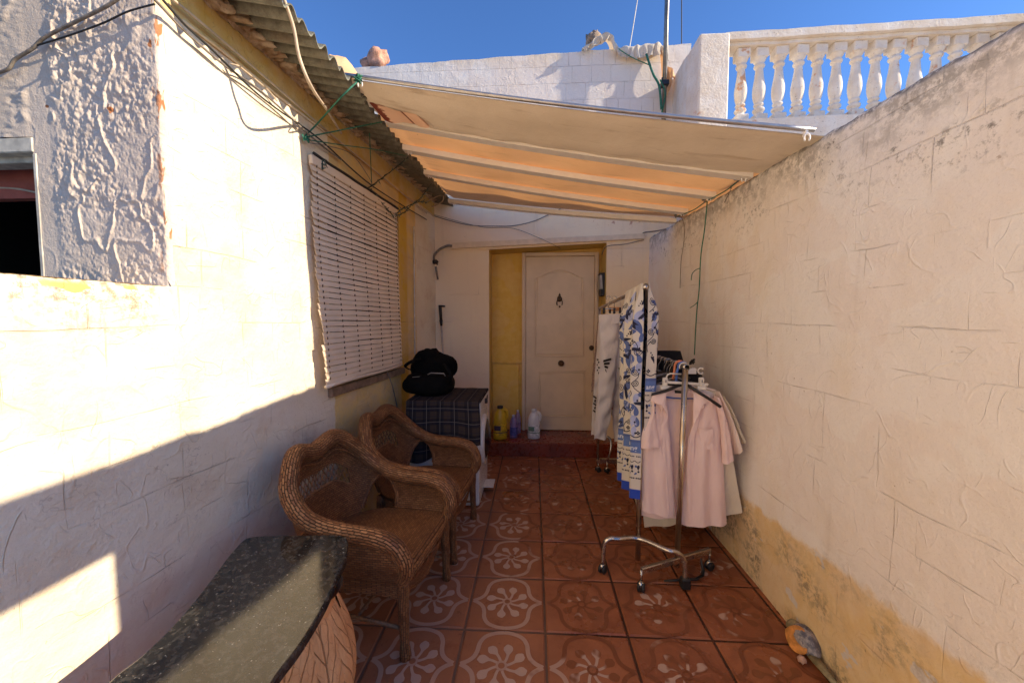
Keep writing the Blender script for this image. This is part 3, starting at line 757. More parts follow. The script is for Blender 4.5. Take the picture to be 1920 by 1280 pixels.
# ---- awning fabric materials
def fabric(name, c1, c2, tr=.36, stain=.4):
    with Mat(name) as m:
        o, x, y, z = obj_xyz(); n = noise(o, 3.2, 5, .6); n2 = noise(vec(x * 2.5, y * 14, z), 1.2, 4, .6); n3 = noise(o, 240, 2)
        c = mix(ramp(n, .3, .7), c1, c2)
        c = mix(ramp(n2, .55, .75) * stain, c, (.30, .20, .12))
        c = mix(ramp(noise(o, 34, 3, .6), .70, .74) * ramp(noise(o, 3, 2), .5, .6) * stain, c, (.12, .08, .05))
        m.set(color=c, rough=.85, spec=.15); m.bump(n3 * .3 + noise(o, 9, 4) * 2, .003)
        t = m.nt.nodes.new('ShaderNodeBsdfTranslucent'); setin(t.inputs[0], mix(1.0, c, (1.0, .80, .58), 'MULTIPLY'))
        x_ = m.nt.nodes.new('ShaderNodeMixShader'); x_.inputs[0].default_value = tr
        m.nt.links.new(m.b.outputs[0], x_.inputs[1]); m.nt.links.new(t.outputs[0], x_.inputs[2]); m.nt.links.new(x_.outputs[0], m.out.inputs[0])
    return m.m
M_CAN = fabric('awning_cloth', (.80, .53, .31), (.74, .47, .26), .24)
M_VAL = fabric('awning_front_cloth', (.66, .57, .46), (.60, .51, .40), .12, .5)
M_TARP = fabric('pale_tarp', (.76, .72, .64), (.68, .62, .52), .25, .3)
# tarp bundled over the top right of the rear wall
def tarp_sheet(mb, path, drop, y0=BY - .03, seed=0, depth=.14):
    """path: list of (x,z) ridge points; cloth falls forward by drop(x)"""
    P = spline([(a, 0, b) for a, b in path], 10)
    n = len(P)
    def fn(u, v):
        p = P[min(n - 1, int(round(u * (n - 1))))]
        fold = .012 * sin(p.x * 95 + seed) + .008 * sin(p.x * 167 + v * 3)
        y = lerp(y0 + depth, y0 - .03, sstep(0, .5, v)) - fold * sstep(.3, 1, v) * 1.4
        z = p.z - drop(u) * max(0, v - .35) / .65 + .008 * sin(p.x * 60 + v * 5)
        return Vector((p.x + .01 * sin(v * 7 + p.x * 30), y, z))
    mb.grid(fn, n - 1, 12)
def px2(px, py): p = atY(px, py, BY); return (p.x, p.z)
mb = MB(); tarp_sheet(mb, [px2(1092, 96), px2(1112, 78), px2(1136, 66), px2(1146, 70), px2(1150, 84), px2(1160, 92)], lambda u: .07 + .05 * u)
tarp_sheet(mb, [px2(1156, 93), px2(1180, 90), px2(1205, 87), px2(1236, 84), px2(1243, 98)], lambda u: .10 + .10 * u * (1 - u) * 2, seed=2)
bare(mb, 'tarp', M_TARP, 'crumpled off-white tarp bundled over the right end of the rear wall top', 'tarp')
mb = MB(); p = atY(1112, 74, BY + .08); mb.blob(p, (.07, .06, .05), 8, .5, None, 5, 3); mb.blob(p + Vector((.02, 0, .04)), (.025, .03, .04), 6, .5, None, 6, 3)
bare(mb, 'rubble_stone', simple('grey_brown_stone', (.32, .24, .18), .9, var=.4, bump=.005), 'brown broken stone peeking out behind the crumpled tarp', 'stone')
# flap of tan cloth between mast and pier
mb = MB()
def fl(u, v):
    a = atY(1237, 98, 4.17).lerp(atY(1243, 205, 4.17), v); b = atY(1241, 95, 4.13).lerp(atY(1262, 150, 4.05), min(1, v * 1.3))
    return a.lerp(b, u) + Vector((0, -.02 * sin(u * 3 + v * 4), 0))
mb.grid(fl, 10, 16)
mb.grid(lambda u, v: atY(lerp(1250, 1267, u), lerp(118, 150 - 3 * u, v) + 22 * u * (1 - v), 4.1) + Vector((0, .02 * sin(u * 8), 0)), 8, 8)
bare(mb, 'cloth_flap', M_CAN, 'tan cloth flap hanging behind the mast beside the terrace wall', 'cloth')
# mast
M_STEEL = simple('galvanised_steel', (.20, .18, .16), .38, .85, var=.2)
M_BLACK = simple('black_plastic', (.012, .012, .013), .45)
mb = MB(); a = atY(1244, 214, 4.06); mb.tube([(a.x, 4.06, a.z - .5), (a.x + .02, 4.06, 6.4)], .0215, 14)
mast = bare(mb, 'mast', M_STEEL, 'tall thin steel mast rising above the right end of the rear wall', 'mast')
mb = MB(); c_ = atY(1246, 158, 4.06); mb.bbox(c_.x - .035, 4.02, c_.z - .025, c_.x + .035, 4.10, c_.z + .025, .006); mb.tube([c_ + Vector((-.028, -.02, -.05)), c_ + Vector((-.028, -.02, .05))], .01, 6)
o = mb.build('clamp', M_BLACK); o.parent = mast
def cable(name, pts, r, mat, label, cat='cable', n=6, group=None, sub=8, children=()):
    mb = MB(); mb.tube(spline(pts, sub) if len(pts) > 2 else pts, r, n); return bare(mb, name, mat, label, cat, group)
M_CBLK = simple('black_cable', (.02, .02, .02), .6); M_CWHT = simple('white_cable', (.62, .58, .5), .6, var=.2)
M_CGRY = simple('weathered_cable', (.20, .17, .14), .7, var=.35, nscale=40); M_CBEI = simple('beige_cable', (.55, .44, .32), .6, var=.2)
with Mat('green_twine') as m:
    o, x, y, z = obj_xyz(); m.set(color=mix(ramp(noise(o, 60, 2), .3, .7), (.010, .105, .065), (.025, .18, .12)), rough=.7)
M_GRN = m.m
cable('cable', [atY(1278, 120, 4.7), atY(1278, 60, 4.7), atY(1278, -60, 4.7)], .006, M_CBLK, 'thin black cable hanging against the sky right of the mast')
cable('cable', [atY(1180, 92, 4.4), atY(1188, 45, 4.5), atY(1200, -30, 4.6)], .005, M_CWHT, 'thin white cable rising into the sky left of the mast')
cable('cable', [atY(1253, 115, 4.05), atY(1252, 60, 4.05), atY(1251, -40, 4.05)], .0045, M_CWHT, 'white cable strapped along the right side of the mast')
cable('rope', [atY(1212, 102, 4.1), atY(1217, 118, 4.08), atY(1225, 140, 4.05), atY(1236, 162, 4.03), atY(1240, 205, 4.03)], .012, M_GRN, 'thick green twine tying the tarp corner down to the mast', 'rope')
cable('rope', [atY(1160, 92, 4.1), atY(1185, 108, 4.1), atY(1217, 122, 4.08)], .005, M_GRN, 'thin green twine stretched from the tarp bundle to the twine knot', 'rope')
cable('rope', [atY(1238, 150, 4.03), atY(1247, 175, 4.03), atY(1241, 212, 4.03)], .008, M_GRN, 'green twine wound round the foot of the mast', 'rope')
# ================================================================== AWNING
aw = thing('awning', 'tan cloth awning stretched on pale battens over the passage to the door', 'awning', (.1, 2.6, 2.4))
AO = Vector((.1, 2.6, 2.4))
def apart(mb, name, mat): o = mb.build(name, mat); o.parent = aw; o.location = -AO; return o
def onroof(px, py):
    p = atP(px, py, (EA, 0, 0), (1, -EB, 0)); return p
LR = [(onroof(655, 147), atX(1530, 250, RWX)), (onroof(725, 227), atX(1410, 328, RWX)), (onroof(757, 277), atX(1342, 366, RWX)), (onroof(796, 323), atX(1290, 396, RWX)), (onroof(841, 376), atX(1268, 413, RWX))]
LR = [(a + (a - b).normalized() * .0, b + Vector((-.01, 0, 0))) for a, b in LR]
def batpt(i, u): a, b = LR[i]; return a.lerp(b, u) + Vector((0, 0, -.018 * sin(pi * min(1, max(0, u)))))
def can(i0, u, t):
    a = batpt(i0, u); b = batpt(i0 + 1, u)
    sag = (.05, .022, .02, .02)[i0] * sin(pi * t) + .010 * sin(pi * t) * sin(u * 19 + i0 * 2)
    ext = sstep(.02, 0, u); ov = max(0, u - .985); return a.lerp(b, t) + Vector((-.07 * ext, 0, .030 - (sag if u < 1 else 0) + .045 * sstep(.03, .0, u) + (.32 * ov if ov else 0) - ov * .5))
mb = MB()
for i in (1, 2, 3): mb.grid(lambda u, t: can(i, u, t), 76, 12, u1=1.085)
apart(mb, 'canopy', M_CAN)
# front cloth: hangs from the bar in a long slack curve and tucks back under the second batten
mb = MB()
def val(u, t):
    a = batpt(0, u) + Vector((0, 0, -.004)); b = batpt(1, u)
    k = .016 + .022 * max(0, sin(pi * min(1, u))) ** .8 + .004 * sin(u * 9)
    m_ = a.lerp(b, sin(t * pi / 2) ** 1.1) + Vector((0, 0, -k * sin(pi * t * .9) + .026 * t * t + .003 * sin(t * 16 + u * 5)))
    ext = sstep(.015, 0, u); m_ = m_ + Vector((-.07 * ext, 0, .05 * ext))
    return m_ + Vector((0, .004 * sin(u * 60) * t, .004 * sin(u * 43 + t * 4) * t))
mb.grid(val, 96, 22, u0=.0, u1=1.08)
apart(mb, 'front_cloth', M_VAL)
mb = MB(); a, b = LR[0]; 
mb.tube([batpt(0, u) + Vector((0, -.004, .012)) for u in np.linspace(-.01, 1.0, 20)], .0105, 10)
apart(mb, 'front_bar', simple('zinc_bar', (.45, .43, .42), .35, .8))
M_BAT = simple('pale_batten', (.93, .90, .85), .5, var=.03)
for i in (1, 2, 3, 4):
    mb = MB(); P = [batpt(i, u) for u in np.linspace(0.0, 1.0, 14)]
    for s_ in range(13):
        pass
    def bfn(u, v):
        p = batpt(i, u); k = int(round(v * 4)); return p + Vector((0, (-.033, .033, .033, -.033, -.033)[k], (-.024, -.024, .012, .012, -.024)[k]))
    mb.grid(bfn, 20, 4, smooth=False); apart(mb, 'batten', M_BAT)
# stained folded-back corner of cloth and brick-red patch between first two battens
with Mat('stained_cloth') as m:
    uvv, u, v = uv_xy(); n = noise(uvv, 5, 4, .7)
    st_ = op('MAXIMUM', ramp(u + (n - .5) * .5, .12, .2, 1, 0), ramp(op('ABSOLUTE', u - .66 + (n - .5) * .05), .02, .04, 1, 0))
    st_ = op('MAXIMUM', st_, ramp(v - (n - .5) * .25, .05, .12, 1, 0) * .7)
    m.set(color=mix(st_, (.80, .52, .36), (.20, .04, .025)), rough=.8)
M_STAIN = m.m
PF = batpt(1, .08) + Vector((0, -.10, -.075))
q = [atP(*p, PF, (.2, .35, 1)) for p in ((692, 193), (770, 205), (806, 238), (722, 226))]
mb = MB(); mb.grid(lambda u, v: q[0].lerp(q[1], u).lerp(q[3].lerp(q[2], u), v) + Vector((0, 0, -.010 * sin(u * 9) * v)), 20, 8); mb.grid(lambda u, v: q[0].lerp(q[1], u).lerp(q[3].lerp(q[2], u), v) + Vector((0, .004, .006)), 20, 8, flip=True); apart(mb, 'stained_fold', M_STAIN)
for i, u in ((0, .03), (0, .985), (2, .02), (3, .02), (1, .985), (2, .985), (3, .985), (4, .03)):
    mb = MB(); p = batpt(i, u) + Vector((0, 0, -.012)); mb.tube([p + Vector((.012 * sin(t), -.012 if i == 0 else 0, -.016 + .018 * cos(t))) for t in np.linspace(-2.4, 2.4, 10)], .004, 6); mb.bbox(p.x - .006, p.y - .012, p.z - .004, p.x + .006, p.y + .012, p.z + .022, .002); apart(mb, 'hook', M_BAT)
# loose rolled cloth at the left end against the roof edge
mb = MB()
def rl(u, v):
    a = onroof(lerp(618, 655, u), lerp(108, 146, u) if u > .6 else lerp(104, 108, u)); 
    return None
cs = [(616, 106), (632, 104), (648, 108), (660, 122), (672, 140), (680, 147)]; ls = [(620, 112), (630, 128), (638, 138), (648, 146), (656, 149), (670, 150)]
def rl(u, v):
    i = u * 5; k = min(4, int(i)); t = i - k
    A = (lerp(cs[k][0], cs[k + 1][0], t), lerp(cs[k][1], cs[k + 1][1], t)); B = (lerp(ls[k][0], ls[k + 1][0], t), lerp(ls[k][1], ls[k + 1][1], t))
    ya = 2.26; yb = 2.1
    return atY(A[0], A[1], ya).lerp(atY(B[0], B[1], yb), v) + Vector((0, 0, .02 * sin(pi * v)))
mb.grid(rl, 20, 8); apart(mb, 'rolled_corner', M_CAN)

# ================================================================== finishing helpers are below in later parts
# ================================================================== WINDOW BLIND
M_SLAT = simple('cream_blind_slat', (.78, .64, .47), .55, var=.06, nscale=5)
bl = thing('window_blind', 'cream slatted blind hanging closed over the window of the side house', 'blind', (LWX(2.75), 2.75, 2.35))
BLO = Vector((LWX(2.75), 2.75, 2.35))
def blpart(mb, name, mat): o = mb.build(name, mat); o.parent = bl; o.location = -BLO; return o
BY0, BY1, BZ1, BZ0 = atL(590, 500, .03).y, atL(747, 540, .03).y, 2.355, 1.075
def bx(y, z): return LWX(y) + .028 + .045 * sstep(2.0, 1.08, z) * (1 - .5 * (y - BY0))
mb = MB(); NS = 37; p_ = (BZ1 - .05 - BZ0) / NS
for i in range(NS):
    zc = BZ1 - .05 - p_ * (i + .5); jy = random.uniform(-.012, .012); tilt = random.uniform(-.2, .2); dz = random.uniform(-.002, .002)
    h = p_ * (.478 + .006 * sin(i * 2.1))
    def sl(u, v):
        y = lerp(BY0 + jy, BY1 + jy * .3, u); k = v - .5
        z = zc - k * 2 * h + dz + .0022 * sin(u * 9 + i) ; x = bx(y, zc) + .0045 * k * (1 + tilt) * 2 + .0022 * (1 - (2 * k) ** 2)
        return Vector((x, y, z))
    mb.grid(sl, 14, 4); mb.grid(lambda u, v: sl(u, v) - Vector((.0016, 0, 0)), 14, 2, flip=True)
    mb.add([sl(0, 0), sl(0, 1), sl(0, 1) - Vector((.002, 0, 0)), sl(0, 0) - Vector((.002, 0, 0))], [(0, 1, 2, 3)])
blpart(mb, 'slats', M_SLAT)
mb = MB()
mb.bbox(.010, BY0, BZ1 - .050, .034, BY1, BZ1, .004, Ml); blpart(mb, 'headrail', M_SLAT)
mb = MB(); mb.tube([Vector((bx(y, 1.08) + .002, y, BZ0 - .012 + .004 * sin(y * 6))) for y in np.linspace(BY0, BY1, 12)], .011, 8); blpart(mb, 'bottom_rail', M_SLAT)
M_CORD = simple('dark_cord', (.10, .065, .04), .8)
for k in range(7):
    y = lerp(BY0 + .04, BY1 - .03, k / 6); mb = MB()
    for i in range(NS):
        z = BZ1 - .05 - p_ * i; x = bx(y, z) + .0085
        mb.box(x - .006, y - .0022, z - .0075, x - .0012, y + .0022, z + .0065)
    o = blpart(mb, 'ladder_cord', M_CORD)
mb = MB(); mb.tube([Vector((LWX(y) + .03, y, BZ1 + .012 - .002 * sin(y * 20))) for y in np.linspace(BY0 + .02, BY1 + .02, 16)], .009, 6)
tag(mb.build('cable', M_CBLK), 'thick black cable lying along the top of the cream blind', 'cable')

# ================================================================== WICKER CHAIRS
with Mat('brown_wicker') as m:
    uvv, u, v = uv_xy()
    wv = vadd(uvv, noise(uvv, 30, 2, color=True), .003)
    b = brick(wv, .023, .0100, .0020, .9, .5); col = brick(wv, .023, .0100, .0020, .9, .5, fac=False)
    n = noise(uvv, 9, 3); n3 = noise(uvv, 200, 2)
    c = mix(ramp(n, .3, .7), (.29, .115, .040), (.19, .070, .024))
    c = mix(.35, c, mix(col, (.50, .24, .10), (.12, .045, .015)))
    c = mix(b * .85, c, (.022, .009, .004))  # shade in the gaps between strands, painted near-black
    m.set(color=c, rough=.55, spec=.35); m.bump(b * -1.0 + n3 * .25, .006)
M_WICK = m.m
with Mat('wrapped_wicker') as m:
    uvv, u, v = uv_xy(); wv = vadd(vec(u + v * .5, v), noise(uvv, 34, 3, color=True), .009)
    b = brick(wv, .031, .0118, .0024, 1.0, .5); col = brick(wv, .031, .0118, .0024, 1.0, .5, fac=False); n = noise(uvv, 9, 3)
    c = mix(ramp(n, .3, .7), (.31, .115, .040), (.21, .074, .025)); c = mix(.45, c, mix(col, (.58, .29, .12), (.13, .05, .017))); c = mix(b * .9, c, (.020, .008, .004))  # dark occlusion lines between the wraps are put into the colour
    m.set(color=c, rough=.5, spec=.4); m.bump(b * -1.0, .010)
M_RIM = m.m
M_CANE = simple('brown_cane', (.22, .10, .04), .5, var=.3, nscale=60, bump=.001)
ctrl = [(.27, .262, .350), (.292, .272, .40), (.285, .282, .46), (.24, .290, .52), (.15, .295, .545), (.03, .298, .552), (-.08, .302, .570), (-.17, .302, .612), (-.248, .275, .690), (-.297, .205, .775), (-.326, .135, .812), (-.336, .06, .792), (-.337, 0, .778)]
base = [(.262, .255), (.262, .262), (.258, .270), (.225, .278), (.14, .282), (.03, .280), (-.07, .272), (-.145, .245), (-.20, .20), (-.235, .15), (-.25, .10), (-.257, .05), (-.26, 0)]
half = spline([Vector(c) for c in ctrl], 8); halfb = spline([Vector((a, b, .355)) for a, b in base], 8)
RIM = half + [Vector((p.x, -p.y, p.z)) for p in half[-2::-1]]; BAS = halfb + [Vector((p.x, -p.y, p.z)) for p in halfb[-2::-1]]
NR = len(RIM); ARC = [0]
for i in range(1, NR): ARC.append(ARC[-1] + (RIM[i] - RIM[i - 1]).length)
def shell(s, t, off=0.0):
    f = s * (NR - 1); i = min(NR - 2, int(f)); k = f - i
    R_ = RIM[i].lerp(RIM[i + 1], k); B = BAS[i].lerp(BAS[i + 1], k); p = B.lerp(R_, t)
    out_ = Vector((p.x * .8, p.y, 0)); out_ = out_.normalized() if out_.length > 1e-6 else Vector((0, 0, 0))
    return p + out_ * (.020 * sin(pi * t) + off)
def arcl(s): f = s * (NR - 1); i = min(NR - 2, int(f)); return lerp(ARC[i], ARC[i + 1], f - i)
def is_open(p):
    if abs(p.y) > .15 and -.24 < p.x < .0:
        dx = (p.x + .125) / .084; 
        if abs(dx) < 1 and p.z < .385 + .160 * math.sqrt(1 - dx * dx): return True
    return False
def is_lattice(p, t):
    return abs(p.y) < .200 and p.x < -.15 and .52 < t + .10 * (p.y / .2) ** 2 < .74
def make_chair(label, loc, rz):
    t = thing('wicker_armchair', label, 'armchair', loc, rz, 'wicker armchairs along the left wall')
    mb = MB()
    for off, fl_ in ((.008, False), (-.008, True)):
        mb.grid(lambda s, v: shell(s, v, off), 190, 56, u0=.0, u1=1, uvs=lambda s, v: (arcl(s), (RIM[int(s * (NR - 1))].z - .355) * v), keep=lambda s, v: not is_open(shell(s, v)) and not is_lattice(shell(s, v), v), flip=fl_)
    mb.build('shell', M_WICK, t)
    mb = MB(); mb.tube([p + Vector((0, 0, .0)) for p in RIM], lambda q: .038 - .009 * abs(2 * q - 1) ** 8 + .004 * sin(pi * q) ** 4, 18, uvs=1.0, up0=(0, 1, 0)); mb.build('rim', M_RIM, t)
    # inner welt following the rim on the back
    mb = MB(); mb.tube([shell(s, .86, -.016) for s in np.linspace(.13, .87, 90)], .008, 6); mb.tube([shell(s, .80 , -.013) for s in np.linspace(.33, .67, 50)], .005, 6); mb.build('braid', M_WICK, t)
    # lattice strands
    mb = MB(); n = 24
    for k in range(n):
        for d in (-1, 1):
            ss = .5 + (k - n / 2 + .5) / n * .46; P = []
            for q in np.linspace(0, 1, 5):
                s_ = ss + d * (q - .5) * .036; y = shell(s_, .7).y; tt = lerp(.51, .75, q) - .10 * (y / .2) ** 2
                P.append(shell(s_, tt, .002 * d))
            if abs(P[2].y) < .205: mb.tube(P, .0031, 4, caps=False)
    for tt in (.52, .74):
        mb.tube([shell(s, tt - .10 * (shell(s, .7).y / .2) ** 2, 0) for s in np.linspace(.325, .675, 60)], .0075, 6)
    mb.build('lattice', M_CANE, t)
    # arch borders
    for sy in (1, -1):
        mb = MB(); P = []
        for a in np.linspace(0, pi, 22):
            x = -.125 + .086 * cos(a); z = .390 + .160 * sin(a); 
            best = min(((shell(s if sy > 0 else 1 - s, v) - Vector((x, shell(s if sy > 0 else 1 - s, v).y, z))).length, s, v) for s in np.linspace(.12, .46, 60) for v in np.linspace(0, 1, 30))
            P.append(shell(best[1] if sy > 0 else 1 - best[1], best[2]))
        P = spline(P[::2] + [P[-1]], 4)
        mb.tube(P, .013, 8); mb.build('arch_trim', M_RIM, t)
    # seat
    mb = MB()
    def seat(u, v):
        x = lerp(-.25, .29, u); f = min(range(len(halfb)), key=lambda i: abs(halfb[i].x - x)) if x < .25 else 0
        W_ = halfb[f].y if x < .25 else .258
        W_ = max(.02, W_); y = lerp(-W_, W_, v); e = sstep(.93, 1.0, u)
        z = .372 + .018 * sin(pi * min(1, u)) * sin(pi * v) - .03 * e * e + .006 * sin(pi * v) * u
        return Vector((x - .012 * (abs(2 * v - 1) ** 4) * u, y, z))
    mb.grid(seat, 44, 30, uvs=lambda u, v: (v * .52, u * .54)); mb.grid(lambda u, v: seat(u, v) - Vector((.004, 0, .022)), 20, 14, flip=True)
    mb.tube([seat(1, v) + Vector((-.004, 0, -.004)) for v in np.linspace(0, 1, 20)], .017, 10, uvs=1.0)
    mb.build('seat', M_WICK, t)
    # apron
    mb = MB()
    def apr(u, v):
        if True:
            f = u * (NR - 1); i = min(NR - 2, int(f)); p = BAS[i].lerp(BAS[i + 1], f - i)
        return Vector((p.x, p.y, lerp(.352, .285 - .05 * (.5 + .5 * cos(u * 6 * pi)), v)))
    mb.grid(apr, 140, 8, uvs=lambda u, v: (u * 1.2, v * .09))
    def fap(u, v):
        y = lerp(-.25, .25, u); return Vector((.274 - .02 * v + .012 * sin(pi * u), y, lerp(.302, .285 - .075 * sin(pi * u) ** 1.2, v)))
    mb.grid(fap, 40, 8, uvs=lambda u, v: (u * .5, v * .1)); mb.tube([fap(u, 1) for u in np.linspace(0, 1, 24)], .007, 6)
    mb.build('apron', M_WICK, t)
    mb = MB()
    for k in range(30):
        y = -.245 + .49 * k / 29
        for d in (-1, 1): mb.tube([(.277, y - d * .008, .345), (.275, y + d * .008, .298)], .0022, 4, caps=False)
    mb.build('front_lattice', M_CANE, t)
    for lx, ly in ((.262, .25), (.262, -.25), (-.20, .20), (-.20, -.20)):
        mb = MB(); top = (lx, ly, .35); bot = (lx + (.012 if lx > 0 else -.03), ly * 1.02, 0)
        mb.tube([Vector(top).lerp(Vector(bot), q) for q in np.linspace(0, 1, 12)], lambda q: .027 - .009 * q + (.005 if q > .9 else 0) + (.004 if q < .25 else 0), 12, uvs=1.0)
        mb.build('leg', M_WICK, t)
    mb = MB(); mb.tube([(-.2, .2, .12), (.265, .25, .13)], .009, 8); mb.tube([(-.2, -.2, .12), (.265, -.25, .13)], .009, 8); mb.tube([(.03, .225, .125), (.03, -.225, .125)], .009, 8)
    mb.build('stretcher', M_CANE, t)
    return t
make_chair('brown wicker armchair nearest the granite bench, with arched arm openings', (-.782, 1.825, 0), radians(-7.2))
make_chair('brown wicker armchair standing further back beside the washing machine', (-.722, 2.468, 0), radians(-4.6))

# ================================================================== GRANITE BENCH ON LEAF PEDESTAL
with Mat('black_granite') as m:
    o, x, y, z = obj_xyz(); v1 = voro(o, 150); n = noise(o, 55, 4, .7); n2 = noise(o, 6, 3); n4 = noise(o, 260, 3)
    c = mix(ramp(n, .42, .66), (.014, .014, .013), (.06, .056, .05)); c = mix(ramp(noise(o, 85, 2), .66, .73) * .8, c, (.34, .31, .26))
    c = mix(ramp(n2, .5, .75) * .15, c, (.10, .09, .07))
    m.set(color=c, rough=ramp(noise(o, 13, 5, .7), .35, .7, .05, .14), spec=.5, ior=1.55); m.bump(n4 * .2, .0004)
M_GRAN = m.m
SZ = .575
lf = [atZ(*q, SZ) for q in ((498, 1003), (462, 1008), (438, 1030), (420, 1052), (385, 1099), (330, 1165), (265, 1228), (200, 1280))]
rt = [atZ(*q, SZ) for q in ((628, 1001), (651, 1008), (650, 1040), (638, 1068), (610, 1130), (565, 1205), (510, 1280))]
lf += [lf[-1] + Vector((.03, -.18, 0)), lf[-1] + Vector((.10, -.42, 0)), lf[-1] + Vector((.20, -.58, 0))]
rt += [rt[-1] + Vector((.035, -.18, 0)), rt[-1] + Vector((.09, -.36, 0)), rt[-1] + Vector((.16, -.5, 0))]
ring = [(p.x, p.y) for p in spline(lf, 5)] + [(p.x, p.y) for p in spline(rt[::-1], 5)]
bench = thing('granite_bench', 'curved polished black granite slab on a terracotta leaf pedestal in the near left corner', 'bench', (-.85, 1.15, 0))
cen = Vector((sum(p[0] for p in ring) / len(ring), sum(p[1] for p in ring) / len(ring)))
def inset(d): 
    n = len(ring); o_ = []
    for i in range(n):
        a = Vector(ring[i - 1]); b = Vector(ring[(i + 1) % n]); t = (b - a).normalized(); nn = Vector((t.y, -t.x)); p = Vector(ring[i])
        if (p + nn * .01 - cen).length > (p - nn * .01 - cen).length: nn = -nn
        o_.append(p + nn * d)
    return o_
mb = MB(); rows = []
n = len(ring)
for d, z in ((.02, SZ - .036), (.004, SZ - .034), (0, SZ - .028), (0, SZ - .006), (.0025, SZ - .0015), (.006, SZ)): rows.append([(p.x, p.y, z) for p in inset(d)])
mb.add([v for r in rows for v in r], [(a * n + i, a * n + (i + 1) % n, (a + 1) * n + (i + 1) % n, (a + 1) * n + i) for a in range(5) for i in range(n)] + [tuple(5 * n + i for i in range(n)), tuple(range(n))[::-1]])
BO = Vector((-.85, 1.15, 0))
o = mb.build('slab', M_GRAN); o.parent = bench; o.location = -BO
with Mat('terracotta_leaf') as m:
    uvv, u, v = uv_xy(); o, x, y, z = obj_xyz()
    a = op('ABSOLUTE', u - .5)
    warp = noise(uvv, 4, 3) - .5
    sidev = op('ABSOLUTE', op('FRACT', v * 7.0 - a * 5.5 + warp * .9) - .5)
    grv = op('MAXIMUM', ramp(sidev, 0.0, .07, 1, 0) * ramp(a, .0, .5, 1, .5), ramp(a, .0, .016, 1, 0))
    e = voro(vadd(uvv, noise(uvv, 6, 2, color=True), .1), 12, 'DISTANCE_TO_EDGE')
    fine = ramp(e, 0.0, .05, 1, 0) * .3
    n = noise(o, 12, 5, .65); n2 = noise(o, 160, 3)
    c = mix(ramp(n, .3, .7), (.86, .46, .20), (.76, .36, .14)); c = mix(op('MAXIMUM', grv, fine) * .35, c, (.42, .15, .05)); c = mix(ramp(n2, .68, .75) * .5, c, (.2, .1, .06))
    m.set(color=c, rough=.8); m.bump(grv * -1.4 - fine * .6 + n2 * .15, .006)
M_LEAF = m.m
mb = MB(); PCn = Vector((-.80, 1.20, 0))
for k in range(9):
    a0 = k * 2 * pi / 9 + .22
    def leaf(u, v):
        w_ = (u - .5) * 2; z = .545 * v; hw = .62 * (1 - sstep(.72, 1.0, v) ** 1.5 * .72)
        R_ = .085 + .098 * sin(pi * min(1, v * .85 + .14)) ** .9 + .012 * (k % 2) - .018 * w_ * w_ * (1 if v < .8 else .4)
        a = a0 + w_ * hw * .95
        return PCn + Vector((R_ * cos(a), R_ * sin(a), z))
    mb.grid(leaf, 16, 28, uvs=lambda u, v: (u, v))
mb.lathe([(.16, 0), (.15, .02), (.15, .30), (.12, .5), (.15, SZ - .038)], PCn, 24)
o = mb.build('pedestal', M_LEAF); o.parent = bench; o.location = -BO
mb = MB(); PC2 = Vector((-.90, .42, 0)); mb.lathe([(.13, 0), (.17, .05), (.19, .25), (.14, .45), (.15, SZ - .038)], PC2, 20); o = mb.build('pedestal', M_LEAF); o.parent = bench; o.location = -BO

# ================================================================== WASHING MACHINE, CLOTH, BAG
M_ENAM = simple('white_enamel', (.74, .72, .68), .3, var=.03)
WX0, WX1, WYa, WYb, WH = -.955, -.412, 2.86, 3.40, .825
wm = thing('washing_machine', 'white front-loading washing machine between the wicker chairs and the door step', 'washing machine', (-.68, 3.18, 0))
WO = Vector((-.68, 3.18, 0))
def wpart(mb, name, mat, par=None):
    o = mb.build(name, mat); o.parent = par or wm
    if par is None: o.location = -WO
    return o
mb = MB(); mb.bbox(WX0, WYa, .012, WX1, WYb, WH, .012); body = wpart(mb, 'body', M_ENAM)
yc = (WYa + WYb) / 2
Mr = Matrix.Rotation(pi / 2, 4, 'Y')
mb = MB(); mb.lathe([(.20, 0), (.205, .012), (.195, .026), (.165, .030)], (WX1, yc, .46), 32, Mr); dr = wpart(mb, 'door_ring', M_ENAM)
mb = MB(); mb.lathe([(.163, .022), (.12, .045), (.06, .058), (.001, .062)], (WX1, yc, .46), 28, Mr); wpart(mb, 'porthole', simple('dark_porthole', (.02, .02, .025), .12))
mb = MB(); mb.bbox(WX1 + .001, WYa + .02, .735, WX1 + .012, WYb - .02, .81, .003); pn = wpart(mb, 'control_panel', M_ENAM)
mb = MB(); mb.lathe([(.024, 0), (.022, .020), (.001, .022)], (WX1 + .012, yc + .02, .772), 16, Mr); M_DIAL = simple('dark_dial', (.03, .03, .035), .4); wpart(mb, 'dial', M_DIAL)
mb = MB(); mb.bbox(WX1 + .0125, WYb - .16, .755, WX1 + .016, WYb - .06, .79, .001); wpart(mb, 'display', M_DIAL)
mb = MB(); mb.bbox(WX1 + .0, WYb - .30, .055, WX1 + .085, WYb - .14, .062, .002); wpart(mb, 'filter_flap', M_ENAM)
for q in ((WX0 + .04, WYa + .04), (WX1 - .04, WYa + .04), (WX0 + .04, WYb - .04), (WX1 - .04, WYb - .04)): mb = MB(); mb.lathe([(.02, 0), (.02, .02)], (*q, 0), 10); wpart(mb, 'foot', M_BLACK)
